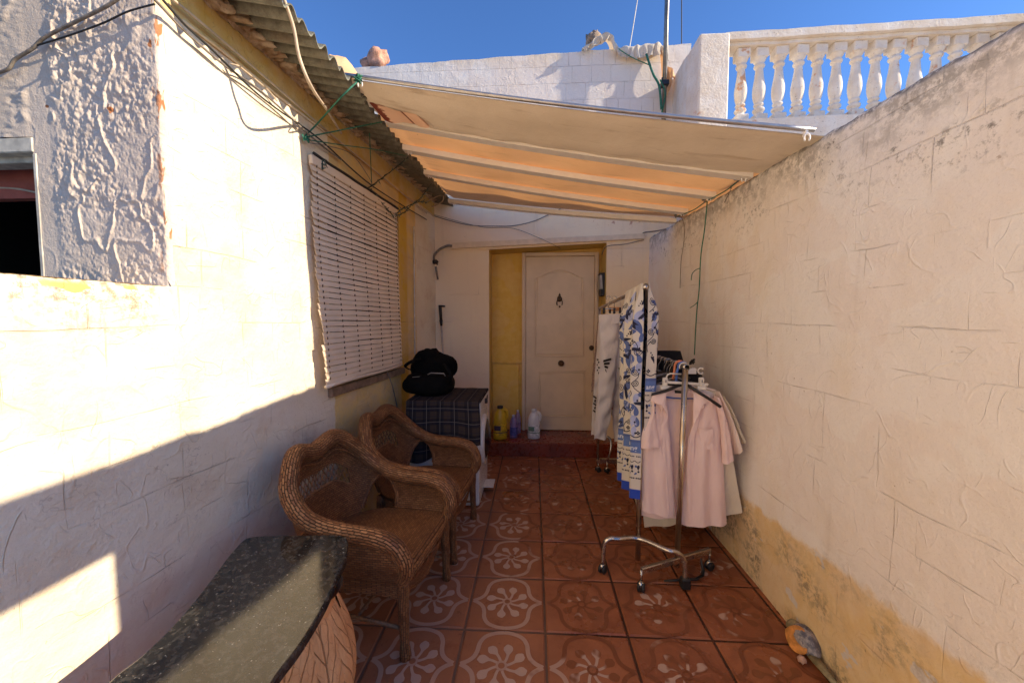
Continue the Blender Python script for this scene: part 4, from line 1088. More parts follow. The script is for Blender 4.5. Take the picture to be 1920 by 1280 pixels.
with Mat('plaid_cloth') as m:
    uvv, u, v = uv_xy()
    def stripe(s_, per, off, wd):
        d = op('ABSOLUTE', op('FRACT', s_ * (1 / per) + off) - .5); return ramp(d, wd * .5 - .012, wd * .5 + .012, 1, 0)
    c = mix(stripe(u, .105, 0, .52) * .6, (.052, .036, .030), (.005, .007, .014)); c = mix(stripe(v, .105, .2, .46) * .62, c, (.004, .006, .016))
    c = mix(stripe(u, .035, .3, .3) * .25, c, (.03, .03, .04)); c = mix(stripe(v, .0525, .1, .25) * .3, c, (.02, .02, .04))
    li = op('MAXIMUM', ramp(op('ABSOLUTE', op('FRACT', u * (1 / .105) + .0) - .5), .012, .022, 1, 0) , ramp(op('ABSOLUTE', op('FRACT', v * (1 / .105) + .2) - .5), .012, .022, 1, 0))
    c = mix(li * .6, c, (.24, .20, .18)); n = noise(uvv, 900, 2)
    m.set(color=c, rough=.9, spec=.15); m.bump(n, .0006)
M_PLAID = m.m
mb = MB()
TZ = WH + .006
mb.grid(lambda u, v: Vector((lerp(WX0 - .012, WX1 + .008, u), lerp(WYa - .012, WYb + .01, v), TZ + .0015 * sin(u * 23) * sin(v * 17))), 24, 20, uvs=lambda u, v: (u * .56, .3 + v * .57))
def drop(u, v):
    f = sstep(0, .6, v); hz = .46 - .14 * sstep(.2, .8, u) + .02 * sin(u * 9)
    return Vector((lerp(WX0 - .012, WX1 + .008, u) + f * (.02 * (u - .5)), WYa - .012 - f * (.010 + .012 * sin(u * 15)), TZ - hz * v))
mb.grid(drop, 60, 18, uvs=lambda u, v: (u * .56, .3 - v * (.46 - .14 * sstep(.2, .8, u))))
def dropr(u, v):
    f = sstep(0, .6, v); return Vector((WX1 + .008 + .004 * f, lerp(WYa - .012, WYb + .01, u), TZ - .018 * v - .0 * u))
mb.grid(dropr, 30, 4, uvs=lambda u, v: (.56 + v * .02, .3 + u * .57))
mb.grid(lambda u, v: Vector((WX1 + .008 - .004 * sin(v * 3) - .012 * v * u, WYa - .012 - .010 * v + .050 * u, TZ - (.30 * v) * (1 - .0 * u) * (1 - u * .75))), 6, 16, uvs=lambda u, v: (.56 + u * .04, .3 - v * .3))
mb.grid(lambda u, v: Vector((WX0 - .012, lerp(WYa - .012, WYb, u), TZ - .2 * v)), 12, 6, uvs=lambda u, v: (u * .5, v * .2))
tag(mb.build('tablecloth', M_PLAID), 'dark blue and grey plaid cloth draped over the washing machine', 'tablecloth')
bag = thing('backpack', 'lumpy black bag with a pale zip sitting on the plaid cloth', 'bag', (-.84, 3.15, TZ))
GO = Vector((-.84, 3.15, TZ)); M_BAG = simple('black_nylon', (.004, .0038, .0038), .8, var=.3, nscale=18, bump=.004, spec=.12)
M_BAG2 = simple('black_mesh', (.003, .003, .0033), .9, spec=.1)
mb = MB(); mb.blob((-.86, 3.12, TZ + .085), (.205, .16, .095), 16, .10, None, 12, 2.8)
o = mb.build('lower_pocket', M_BAG); o.parent = bag; o.location = -GO
mb = MB(); mb.blob((-.845, 3.20, TZ + .20), (.185, .15, .14), 16, .12, None, 5, 2.6); mb.blob((-.88, 3.19, TZ + .265), (.10, .11, .10), 12, .12, None, 15, 3)
o = mb.build('upper_pocket', M_BAG2); o.parent = bag; o.location = -GO
for sp in ([(-.98, 3.06, .20), (-1.02, 3.0, .24), (-.97, 2.98, .28), (-.90, 3.02, .31)], [(-.70, 3.05, .10), (-.655, 3.0, .12), (-.66, 2.99, .20), (-.72, 3.03, .26)]):
    mb = MB(); mb.tube(spline([(a, b, TZ + c) for a, b, c in sp], 6), .013, 8, squash=.35); o = mb.build('strap', M_BAG); o.parent = bag; o.location = -GO
mb = MB(); mb.tube([(-1.0, 3.01, TZ + .20), (-.95, 2.995, TZ + .24), (-.88, 2.99, TZ + .21)], .01, 6)
def zpt(t): a = lerp(-2.3, -.45, t); return Vector((-.86 + .19 * cos(a) * 1.0, 3.12 + .165 * sin(a), TZ + .150 - .025 * abs(t - .4) ** 2 * 4))
mb = MB(); mb.tube([atY(q[0], q[1], 2.995 + .02 * i) for i, q in enumerate(((773, 707), (795, 705), (820, 703), (836, 707), (845, 716)))], .0022, 5); mb.tube([atY(802, 702, 2.99), atY(808, 699, 2.985), atY(832, 700, 2.99), atY(835, 705, 3.0)], .004, 5)
o = mb.build('zip', simple('pale_zip', (.30, .27, .24), .5)); o.parent = bag; o.location = -GO

# ================================================================== POLE, BOTTLES
pl_ = thing('telescopic_pole', 'slim pale telescopic pole with black grip leaning in the corner behind the bag', 'pole', (-.93, 4.05, 0))
a = atY(825, 572, 4.12); b = Vector((-.90, 4.04, .0))
mb = MB(); mb.tube([a.lerp(b, .08), b], .011, 8); o = mb.build('shaft', simple('pale_metal', (.55, .50, .45), .35, .6)); o.parent = pl_; o.location = -Vector((-.93, 4.05, 0))
mb = MB(); mb.tube([a, a.lerp(b, .10)], [.018, .016], 8); mb.tube([a.lerp(b, .10), a.lerp(b, .14)], [.020, .012], 8); mb.tube([a + Vector((0, 0, -.01)), a + Vector((.055, -.01, -.012))], .010, 6)
o = mb.build('grip', M_BLACK); o.parent = pl_; o.location = -Vector((-.93, 4.05, 0))
def bottle(label, loc, H, w_, d_, colr, cap, handle=True, labelcol=None, rz=0.0, trans=0.0, lab2=None):
    t = thing('bottle', label, 'bottle', loc, rz)
    mt = simple('bottle_plastic', colr, .32, var=.04)
    if trans:
        S.nt = mt.node_tree; setin(mt.node_tree.nodes['Principled BSDF'].inputs['Transmission Weight'], trans)
    mb = MB(); sh = [(.001, 0), (.44, .0), (.5, .02), (.5, .50), (.485, .62), (.42, .74), (.30, .84), (.20, .885), (.19, .93)]
    mb.lathe([(r * w_, z * H) for r, z in sh], (0, 0, 0), 24, None, 1, d_ / w_)
    bo = mb.build('body', mt, t)
    if handle:
        mb = MB(); mb.tube(spline([(.13 * w_, 0, .885 * H), (.42 * w_, 0, .84 * H), (.50 * w_, 0, .72 * H), (.44 * w_, 0, .60 * H)], 6), .13 * w_, 10); mb.build('handle', mt, t)
    mb = MB(); mb.lathe([(.20 * w_, .915 * H), (.215 * w_, .925 * H), (.21 * w_, .99 * H), (.001, H)], (0, 0, 0), 14); mb.build('cap', simple('cap', cap, .4), t)
    if labelcol:
        mb = MB(); k = 1.012
        mb.grid(lambda u, v: Vector((.5 * w_ * k * cos(-pi + pi * u), .5 * d_ * k * sin(-pi + pi * u), lerp(.12, .48, v) * H)), 20, 4)
        lb = mb.build('label', simple('label_print', labelcol, .45, var=.35, nscale=40), t)
        if lab2:
            mb = MB(); mb.grid(lambda u, v: Vector((.5 * w_ * 1.02 * cos(-pi * .85 + pi * .35 * u), .5 * d_ * 1.02 * sin(-pi * .85 + pi * .35 * u), lerp(.27, .42, v) * H)), 10, 6)
            mb.grid(lambda u, v: Vector((.5 * w_ * 1.02 * cos(-pi + pi * u), .5 * d_ * 1.02 * sin(-pi + pi * u), lerp(.20, .225, v) * H)), 20, 2)
            o2 = mb.build('print', simple('dark_print', lab2, .5), t)
    return t
SZt = .152
bottle('yellow handled bleach bottle at the left end of the red step', (*atZ(938, 822, SZt).xy, SZt), .365, .150, .095, (.66, .42, .02), (.015, .015, .02), True, (.64, .41, .02), rz=.2, lab2=(.05, .03, .06))
bottle('clear purple bottle between the yellow bottle and the white one', (*atZ(963, 820, SZt).xy, SZt), .255, .085, .07, (.36, .25, .50), (.5, .45, .55), False, (.10, .09, .28), trans=.4)
bottle('small purple bottle tucked behind the clear purple one against the yellow wall', (*atZ(971, 812, SZt).xy, SZt), .27, .07, .06, (.42, .30, .45), (.55, .5, .55), False, (.30, .2, .36), rz=.5, trans=.4)
bottle('white handled detergent bottle standing in front of the cream door', (*atZ(1001, 821, SZt).xy, SZt), .325, .135, .085, (.74, .72, .70), (.7, .68, .66), True, (.68, .67, .66), rz=.1, lab2=(.12, .22, .16))

# ================================================================== TRUNKING, PIPE, SMALL WALL THINGS
tr_ = thing('cable_trunking', 'long cream cable trunking fixed crookedly above the door recess', 'trunking', (0, 4.17, 2.25))
a = atY(847, 461, 4.17); b = atY(1208, 442, 4.17)
mb = MB(); mb.solid_poly([(a.x, 4.189, a.z + .028), (a.x, 4.189, a.z - .030), (b.x - .06, 4.189, b.z - .034), (b.x, 4.189, b.z - .034), (b.x, 4.189, b.z + .022)], (0, -.035, 0)); o = mb.build('casing', simple('cream_plastic', (.74, .58, .40), .5, var=.08), tr_); o.location = -Vector((0, 4.17, 2.25))
pp = thing('pipe', 'short bent grey pipe end with valve at the left end of the trunking', 'pipe', (-1.0, 4.15, 2.1))
mb = MB(); mb.tube(spline([atY(848, 461, 4.16), atY(838, 461, 4.15), atY(824, 468, 4.14), atY(814, 480, 4.13), atY(815, 492, 4.12)], 6), .013, 8); mb.tube([atY(817, 500, 4.12), atY(821, 524, 4.12)], [.012, .010], 8)
o = mb.build('tube', M_CGRY, pp); o.location = -Vector((-1.0, 4.15, 2.1))
mb = MB(); p = atY(816, 491, 4.12); mb.blob(p, (.034, .03, .024), 8, .4, None, 3); mb.tube([p, p + Vector((.03, -.02, -.03))], .008, 6); mb.tube([p + Vector((.0, 0, .02)), p + Vector((-.02, -.01, -.02))], .01, 6)
o = mb.build('valve', simple('dark_metal', (.05, .04, .035), .5, .6), pp); o.location = -Vector((-1.0, 4.15, 2.1))
mt_ = thing('meter_box', 'small black framed box fixed on the right reveal of the door recess', 'box', (AX1 - .03, 4.3, 1.9))
p0 = atY(1123, 513, 4.3); p1 = atY(1136, 554, 4.3)
Mm = Matrix.Translation(((p0.x + p1.x) / 2, 4.31, (p0.z + p1.z) / 2)) @ Matrix.Rotation(-.07, 4, 'Y')
mb = MB(); mb.bbox(-.032, -.06, -.125, .028, .06, .125, .006, Mm); o = mb.build('case', M_BLACK, mt_); o.location = -Vector((AX1 - .03, 4.3, 1.9))
mb = MB(); mb.box(-.035, -.064, -.05, -.008, -.0605, .10, Mm); mb.box(-.035, -.064, -.05, -.0325, .04, .10, Mm); o = mb.build('face', simple('grey_face', (.36, .34, .32), .4), mt_); o.location = -Vector((AX1 - .03, 4.3, 1.9))

# ================================================================== PARROT FIGURE
pr_ = thing('ceramic_parrot', 'worn ceramic parrot with orange wing lying on the floor against the right wall', 'figurine', (1.16, 1.75, 0))
PO = Vector((1.16, 1.75, 0))
def ppart(mb, name, mat): o = mb.build(name, mat); o.parent = pr_; o.location = -PO; return o
hd = atZ(1490, 1176, .055); bd = atZ(1500, 1205, .05); tl = atZ(1524, 1228, .035); te = atZ(1590, 1310, .02)
with Mat('worn_glaze') as m:
    o, x, y, z = obj_xyz(); n = noise(o, 30, 4, .7); n2 = noise(o, 90, 3)
    c = mix(ramp(n, .4, .6), (.32, .29, .28), (.10, .10, .13)); m.set(color=mix(ramp(n2, .6, .7), c, (.5, .42, .36)), rough=.5); m.bump(n2, .003)
M_GLZ = m.m
M_OLV = simple('olive_glaze', (.26, .21, .11), .5, var=.3, nscale=40); M_ORG = simple('orange_glaze', (.60, .25, .06), .5, var=.35, nscale=30)
ax = (tl - hd).normalized(); ang = math.atan2(ax.y, ax.x)
mb = MB(); mb.tube([hd.lerp(tl, q) + Vector((.01, 0, .008 * sin(pi * q))) for q in np.linspace(.12, 1.1, 14)], lambda q: .012 + .036 * sin(pi * min(1, q * .8 + .2)) ** .8, 14); ppart(mb, 'body', M_GLZ)
mb = MB(); mb.blob(hd + Vector((0, .004, .0)), (.030, .033, .030), 12, .06); ppart(mb, 'head', M_OLV)
mb = MB(); mb.tube([hd + Vector((.022, -.004, .004)), hd + Vector((.040, -.008, -.004)), hd + Vector((.042, -.022, -.022))], [.015, .011, .003], 8); ppart(mb, 'beak', simple('pink_beak', (.55, .30, .20), .5))
def wing(u, v):
    c_ = (hd + Vector((-.048, -.010, -.012))).lerp(tl + Vector((-.020, .006, .000)), u); k = sin(pi * u) ** .6
    return c_ + Vector((-.018 * k + .050 * k * v, .012 * k * (v - .5), .012 - .034 * k * (1 - v) + .052 * k * sin(pi * v * .6)))
mb = MB(); mb.grid(wing, 18, 8); mb.grid(lambda u, v: wing(u, v) - Vector((-.002, 0, .006)), 18, 8, flip=True); ppart(mb, 'wing', M_ORG)
mb = MB(); mb.tube([tl + Vector((0, 0, -.004)), tl.lerp(te, .4), te], [.022, .019, .010], 8, squash=.6); ppart(mb, 'tail', M_OLV)
mb = MB(); mb.blob(atZ(1503, 1235, .02), (.016, .018, .014), 8, .3); ppart(mb, 'foot', simple('pink_foot', (.5, .3, .22), .6))

# planter behind the shirts
with Mat('ochre_stoneware') as m:
    o, x, y, z = obj_xyz(); n = noise(o, 9, 5, .65); e = voro(vadd(o, noise(o, 5, 2, color=True), .1), 11, 'DISTANCE_TO_EDGE')
    c = mix(ramp(n, .3, .7), (.62, .42, .20), (.50, .33, .16)); c = mix(ramp(e, 0, .03, 1, 0) * .5, c, (.28, .14, .07)); m.set(color=c, rough=.75); m.bump(n - ramp(e, 0, .03, 1, 0) * .3, .006)
pt = thing('planter', 'round ochre stoneware planter on the floor behind the hanging shirts', 'planter', (.955, 2.83, 0))
mb = MB(); mb.lathe([(.001, 0), (.10, .0), (.15, .02), (.195, .10), (.21, .20), (.20, .30), (.175, .36), (.185, .38), (.185, .395), (.165, .395), (.155, .34), (.001, .33)], (0, 0, 0), 32); mb.build('pot', m.m, pt)
# ================================================================== CLOTHES RACKS
M_CHROME = simple('worn_chrome', (.52, .47, .42), .22, .95, var=.15, nscale=30)
with Mat('brassy_chrome') as m:
    o, x, y, z = obj_xyz(); n = noise(vec(x, y, z * .6), 9, 2, .5); m.set(color=mix(ramp(n, .45, .7), (.56, .50, .43), (.42, .31, .19)), rough=ramp(n, .3, .7, .18, .38), metal=.95)
M_BRASS = m.m
M_RUB = simple('black_rubber', (.015, .014, .014), .55)
AXX = .835; AY = 2.15; AZt = 1.185
def caster(par, off, x, y, z_top, rz=0.3):
    c = thing('caster', None, None, (0, 0, 0)) if False else None
    mb = MB(); M = Matrix.Translation((x, y, 0)) @ Matrix.Rotation(rz, 4, 'Z')
    Mw = M @ Matrix.Translation((0, 0, .0255)) @ Matrix.Rotation(pi / 2, 4, 'X')
    for s_ in (-1, 1):
        Mq = Mw @ Matrix.Translation((0, 0, s_ * .011)); mb.lathe([(.001, -.008), (.018, -.009), (.025, -.005), (.025, .005), (.018, .009), (.001, .008)], (0, 0, 0), 18, Mq)
    o = mb.build('caster', M_RUB); o.parent = par; o.location = -off
    mb = MB(); mb.blob(M @ Vector((0, 0, .036)), (.020, .014, .020), 8, .02); mb.tube([(x, y, .045), (x, y, z_top)], .007, 8); o2 = mb.build('housing', M_CHROME); o2.parent = o
rA = thing('clothes_rack', 'chrome clothes rack in front carrying the pink shirts and a bundle of hangers', 'clothes rack', (.82, 2.15, 0), 0)
OA = Vector((.82, 2.15, 0))
def rpA(mb, name, mat): o = mb.build(name, mat); o.parent = rA; o.location = -OA; return o
ftA = atY(1269, 1055, AY)
mb = MB(); mb.tube([(ftA.x, AY, .055), (AXX, AY, AZt)], .0150, 14); rpA(mb, 'upright', M_BRASS)
mb = MB(); mb.tube([(AXX, AY + .004, AZt - .004), (AXX, AY + .02, AZt + .004), (AXX, 3.62, AZt + .02)], .0135, 12, caps=False); mb.lathe([(.0135, 0), (.0185, 0), (.0185, .045), (.0135, .045)], (AXX, AY - .022, AZt + .003), 16, Matrix.Rotation(-pi / 2, 4, 'X')); rpA(mb, 'rail', M_CHROME)
mb = MB(); mb.tube([(AXX - .01, 3.6, .06), (AXX, 3.6, AZt)], .0135, 10); rpA(mb, 'upright', M_CHROME)
p1_ = atZ(1202, 1098, .03); p2_ = atZ(1330, 1058, .03)
def bar(mb, a, b, w_, h_):
    a = Vector(a); b = Vector(b); d = (b - a); L = d.length; M = Matrix.Translation(a) @ d.to_track_quat('X', 'Z').to_matrix().to_4x4(); mb.bbox(0, -w_ / 2, -h_ / 2, L, w_ / 2, h_ / 2, .003, M)
mb = MB(); bar(mb, (p1_.x, p1_.y, .115), (p2_.x, p2_.y, .115), .022, .032); mb.tube([(p1_.x, p1_.y, .05), (p1_.x, p1_.y, .118)], .008, 8); mb.tube([(p2_.x, p2_.y, .05), (p2_.x, p2_.y, .118)], .008, 8); rpA(mb, 'base_bar', M_CHROME)
caster(rA, OA, p1_.x, p1_.y, .10, 1.2); caster(rA, OA, p2_.x, p2_.y, .10, .4)
mb = MB(); bar(mb, (.60, 3.62, .10), (1.05, 3.62, .10), .022, .03); rpA(mb, 'base_bar', M_CHROME); caster(rA, OA, .62, 3.62, .09); caster(rA, OA, 1.03, 3.62, .09)
rB = thing('clothes_rack', 'taller chrome clothes rack behind, carrying the blue patterned towel and white trousers', 'clothes rack', (.62, 2.25, 0))
OB = Vector((.62, 2.25, 0))
def rpB(mb, name, mat): o = mb.build(name, mat); o.parent = rB; o.location = -OB; return o
BXX = .617; BYY = 2.20; BZt = 1.625
jz = atY(1200, 757, BYY).z
mb = MB(); mb.tube([(BXX - .005, BYY, .055), (BXX - .002, BYY, jz)], .0150, 12); rpB(mb, 'upright', M_BRASS)
mb = MB(); mb.tube([(BXX - .002, BYY, jz), (BXX, BYY, BZt)], .0055, 10); rpB(mb, 'inner_upright', simple('black_steel', (.02, .02, .025), .4, .5))
mb = MB(); mb.lathe([(.018, -.022), (.021, -.018), (.021, .018), (.018, .022)], (BXX - .002, BYY, jz), 12); mb.tube([(BXX - .035, BYY - .004, jz), (BXX + .03, BYY - .004, jz)], [.012, .007], 8); rpB(mb, 'clamp', M_BLACK)
mb = MB(); mb.tube([(BXX, BYY - .02, BZt), (BXX, 3.66, BZt - .075)], .0125, 12); mb.lathe([(.001, 0), (.016, .002), (.016, .03)], (BXX, BYY - .045, BZt), 12, Matrix.Rotation(-pi / 2, 4, 'X')); rpB(mb, 'rail', M_CHROME)
mb = MB(); mb.tube([(BXX, 3.64, .06), (BXX, 3.64, BZt - .075)], .013, 10); rpB(mb, 'upright', M_CHROME)
c1 = atZ(1130, 1064, .03); c2 = atZ(1284, 1092, .03)
mb = MB(); zt = .205
U = [(c1.x, c1.y, .06), (c1.x + .004, c1.y, .14), (c1.x + .014, c1.y, .185), (c1.x + .045, c1.y, zt), (c1.x + .09, c1.y - .005, zt + .002), (.60, 2.155, zt), (c2.x - .10, c2.y + .01, zt), (c2.x - .05, c2.y, zt - .006), (c2.x - .014, c2.y, .17), (c2.x - .002, c2.y, .12), (c2.x, c2.y, .04)]
mb.tube(spline(U, 6), .0135, 12); mb.tube([(.60, 2.155, zt), (BXX - .004, BYY, zt)], .011, 8); rpB(mb, 'base_tube', M_CHROME)
caster(rB, OB, c1.x, c1.y, .07, .9); caster(rB, OB, c2.x, c2.y, .07, .1)
mb = MB(); bar(mb, (atZ(1128, 872, .1).x - .0, 3.62, .115), (.95, 3.62, .115), .03, .035); mb.tube(spline([(.70, 3.62, .11), (.725, 3.6, .20), (.735, 3.62, .30), (.70, 3.63, .34)], 6), .012, 8); rpB(mb, 'base_bar', M_CHROME)
caster(rB, OB, atZ(1138, 886, .0).x, 3.60, .10, .6)
# black foot clamp on the floor
fc = thing('floor_bracket', 'black L-shaped plastic bracket lying on the tiles under the front rack', 'bracket', (c2.x, c2.y, 0))
mb = MB(); q0 = atZ(1245, 1088, .012); q1 = atZ(1305, 1085, .016); q2 = atZ(1317, 1078, .02); q3 = atY(1314, 1046, q2.y)
mb.tube([q0, q0.lerp(q1, .5), q1, q2], [.006, .009, .010, .009], 8, squash=.6); mb.tube([q2, q2 + Vector((.003, 0, .03)), q3], [.011, .009, .004], 8)
o = mb.build('arm', M_BLACK, fc); o.location = -Vector((c2.x, c2.y, 0))
mb = MB(); mb.bbox(c2.x - .024, c2.y - .024, .004, c2.x + .024, c2.y + .018, .062, .006); o = mb.build('block', M_BLACK, fc); o.location = -Vector((c2.x, c2.y, 0))

# ================================================================== HANGERS AND SHIRTS
def hook_pts(c, r=.021, up=.03, rot=0.0):
    """hook round a rail running along Y; opening to one side"""
    P = [(0, -.075), (0, -.045), (.004, -.032)] + [(r * cos(t), r * sin(t)) for t in np.linspace(-1.0, 3.6, 14)]
    return [Vector((c[0] + a * cos(rot), c[1] + a * sin(rot), c[2] + b)) for a, b in P]
def hanger(label, y, mat, wd=.20, sl=.10, thick=.006, group=None, dx=0.0, rot=0.0, name='hanger', bar_=True, rail=(AXX, AZt)):
    t = thing(name, label, 'hanger', (rail[0], y, rail[1]), rot, group)
    mb = MB(); z0 = -.078
    mb.tube([(dx * .0, 0, z0 + .003)] + [], .001, 3) if False else None
    mb.tube(spline([(-wd, 0, z0 - sl), (-wd * .6, 0, z0 - sl * .52), (-.03, 0, z0 - .008), (0, 0, z0), (.03, 0, z0 - .008), (wd * .6, 0, z0 - sl * .52), (wd, 0, z0 - sl)], 6), thick, 8, squash=1.0)
    if bar_: mb.tube([(-wd + .02, 0, z0 - sl * .95), (wd - .02, 0, z0 - sl * .95)], thick * .6, 6)
    mb.build('frame', mat, t)
    mb = MB(); mb.tube(hook_pts((0, 0, -.0), .021), .0026 if thick < .008 else .003, 6); return t, mb
M_HBLK = simple('black_hanger', (.014, .013, .013), .4)
M_HWHT = simple('white_hanger', (.70, .66, .60), .45); M_HBLU = simple('blue_plastic', (.05, .13, .42), .4); M_HORG = simple('orange_plastic', (.75, .25, .12), .45)
M_HGRY = simple('grey_plastic', (.30, .29, .29), .4)
def cloth(name, c1, sheen=.1, wr=.008, sc=9.0, dirt=None):
    with Mat(name) as m:
        o, x, y, z = obj_xyz(); n = noise(vec(x * 2.2, y * 2.2, z * .8), sc, 4, .6, .6); n2 = noise(o, 600, 2); n3 = noise(o, 22, 3, .6)
        m.set(color=mix(ramp(n, .3, .7), tuple(k * .95 for k in c1), c1), rough=.9, sheen=sheen, spec=.2); m.bump(n * 1.0 + n3 * .35 + n2 * .04, wr)
        t = m.nt.nodes.new('ShaderNodeBsdfTranslucent'); t.inputs[0].default_value = (*c1, 1)
        x_ = m.nt.nodes.new('ShaderNodeMixShader'); x_.inputs[0].default_value = .12
        m.nt.links.new(m.b.outputs[0], x_.inputs[1]); m.nt.links.new(t.outputs[0], x_.inputs[2]); m.nt.links.new(x_.outputs[0], m.out.inputs[0])
    return m.m
M_PINK = cloth('pink_cotton', (.90, .70, .65)); M_PALE = cloth('pale_pink_cotton', (.88, .76, .70)); M_CREAM = cloth('cream_cotton', (.74, .67, .54)); M_WSH = cloth('white_cotton', (.78, .74, .72))
M_DLBL = simple('dark_label', (.02, .03, .03), .8)
# garments on the front rack: each panel spans two real seam lines and bulges and folds in depth
def G(x, y, Y): return atY(1125 + x / 3.413, 619 + y / 3.413, Y)
def seam(pts, Y): return spline([G(a, b, Y) for a, b in pts], 8)
def on_path(P, t): f = t * (len(P) - 1); i = min(len(P) - 2, int(f)); return P[i].lerp(P[i + 1], f - i)
def cpanel(mb, A, B, Y, bulge=.03, fold=.006, seed=0, nu=24, nv=36, off=0.0, u0=0.0, u1=1.0, v0=0.0, v1=1.0, back=False, crease=.0035):
    YA, YB = Y if isinstance(Y, tuple) else (Y, Y); PA, PB = seam(A, YA), seam(B, YB); r_ = random.Random(seed); ph = [r_.uniform(0, 6) for _ in range(5)]
    def fn(u, v):
        U = lerp(u0, u1, u); V = lerp(v0, v1, v); p = on_path(PA, V).lerp(on_path(PB, V), U); w_ = (PB[0] - PA[0]).length + .1
        d = bulge * sin(pi * U) ** .7 if 0 < U < 1 else 0
        f = fold * (sin(U * w_ * 44 + ph[0] + 1.2 * V) + .6 * sin(U * w_ * 83 + ph[1] - 2 * V)) * sstep(.05, .7, V) + fold * .5 * sin(V * 13 + U * 6 + ph[2]) * (1 - V)
        f = f * 1.5 + crease * (float(fbm(np.float64(U * w_ * 14 + ph[3]), np.float64(V * 9 + ph[4]), 3, seed)) - .5) * 4 * sstep(0, .1, V)
        return Vector((p.x, p.y + (d if back else -d) + f - off, p.z))
    mb.grid(fn, nu, nv, flip=not back); return fn
def cuff(mb, A, B, Y, **k): cpanel(mb, A, B, Y, **k)
def gpart(t, O, mb, name, mat): o = mb.build(name, mat); o.parent = t; o.location = -O; return o
def new_g(name, label, cat, Y, x=AXX): O = Vector((x, Y, AZt - .1)); return thing(name, label, cat, O), O
SY = 2.195
# -- front pink shirt
t, O = new_g('shirt', 'pink short-sleeved shirt hanging open at the front of the rack', 'shirt', SY)
mb = MB(); cpanel(mb, [(430, 400), (345, 440), (300, 520), (275, 800), (270, 1190)], [(590, 400), (700, 410), (750, 520), (775, 860), (805, 1235)], SY + .035, -.0, .006, 3, 30, 40, back=True); gpart(t, O, mb, 'back', M_PINK)
mb = MB(); cpanel(mb, [(335, 430), (300, 520), (275, 700), (268, 950), (270, 1150)], [(415, 445), (432, 540), (452, 780), (468, 1000), (480, 1196)], SY, .030, .005, 5); gpart(t, O, mb, 'front', M_PINK)
mb = MB(); cpanel(mb, [(390, 470), (404, 560), (388, 660), (398, 900), (416, 1192)], [(418, 450), (436, 545), (420, 660), (432, 900), (450, 1196)], SY - .024, .004, .002, 6, 4, 40); gpart(t, O, mb, 'placket', M_PINK)
mb = MB(); cpanel(mb, [(620, 440), (594, 600), (566, 700), (548, 900), (520, 1240)], [(735, 425), (768, 560), (778, 720), (790, 900), (812, 1240)], SY, .034, .006, 8, 30, 44); gpart(t, O, mb, 'front', M_PINK)
mb = MB(); cpanel(mb, [(606, 480), (596, 600), (566, 705), (556, 900), (566, 1222)], [(640, 500), (628, 600), (604, 705), (600, 900), (606, 1222)], SY - .027, .003, .002, 9, 4, 40); gpart(t, O, mb, 'placket', M_PINK)
mb = MB()
fnL = [(330, 430), (322, 540), (270, 650), (262, 752)], [(342, 450), (352, 540), (372, 650), (381, 747)]
cpanel(mb, *fnL, SY - .035, .022, .004, 11, 14, 20); cpanel(mb, *fnL, SY + .0, .0, .003, 11, 14, 20, back=True); cpanel(mb, *fnL, SY - .0385, .022, .004, 11, 14, 3, v0=.90); gpart(t, O, mb, 'sleeve', M_PINK)
mb = MB()
fnR = [(725, 415), (760, 560), (775, 720), (783, 852)], [(762, 432), (800, 540), (832, 660), (855, 822)]
cpanel(mb, *fnR, SY - .02, .028, .004, 12, 14, 24); cpanel(mb, *fnR, SY + .02, .0, .003, 12, 14, 24, back=True); cpanel(mb, *fnR, SY - .0235, .028, .004, 12, 14, 3, v0=.90); gpart(t, O, mb, 'sleeve', M_PINK)
def collar_leaf(pts, Y, sd):
    """flat collar leaf with rolled edge, pts clockwise"""
    mb = MB(); P = [G(a, b, Y) for a, b in pts]; c = sum(P, Vector()) / len(P); n = len(P)
    ring_ = [on_path(spline(P + [P[0]], 4), k / 40) for k in range(40)]
    vs = [c + Vector((0, -.022, .004))] + [c.lerp(q, .55) + Vector((0, -.018 + .002 * sin(i), 0)) for i, q in enumerate(ring_)] + [q + Vector((0, -.004 + .005 * sin(i * .7 + sd), 0)) for i, q in enumerate(ring_)]
    m_ = 40; fs = [(0, 1 + (i + 1) % m_, 1 + i) for i in range(m_)] + [(1 + i, 1 + (i + 1) % m_, 1 + m_ + (i + 1) % m_, 1 + m_ + i) for i in range(m_)]
    mb.add(vs, fs, None, True); return mb
gpart(t, O, collar_leaf([(424, 396), (350, 402), (322, 448), (350, 466), (378, 478), (384, 500), (392, 522), (408, 510), (432, 545), (424, 470)], SY - .045, 1), 'collar', M_PINK)
gpart(t, O, collar_leaf([(596, 400), (640, 392), (700, 420), (694, 446), (668, 452), (660, 476), (664, 494), (640, 512), (622, 536), (600, 600), (596, 500)], SY - .045, 2), 'collar', M_PINK)
mb = MB(); cpanel(mb, [(425, 385), (422, 432)], [(598, 385), (596, 440)], SY + .028, .0, .001, 3, 12, 6); gpart(t, O, mb, 'collar_band', M_PINK)
mb = MB(); mb.tube([G(a, b, SY + .022) for a, b in ((421, 428), (470, 434), (530, 436), (596, 437))], .0042, 5); gpart(t, O, mb, 'trim', M_HBLU)
mb = MB(); q = [G(a, b, SY + .02) for a, b in ((478, 384), (520, 388), (520, 404), (480, 402))]; mb.solid_poly(q, (0, .002, 0)); gpart(t, O, mb, 'neck_label', M_DLBL)
mb = MB(); cpanel(mb, [(633, 625), (640, 700), (655, 757)], [(722, 626), (724, 705), (722, 765)], SY - .036, .006, .0015, 3, 10, 10); mb.tube([G(a, b, SY - .046) for a, b in ((633, 626), (680, 632), (722, 628))], .002, 4); gpart(t, O, mb, 'pocket', M_PINK)
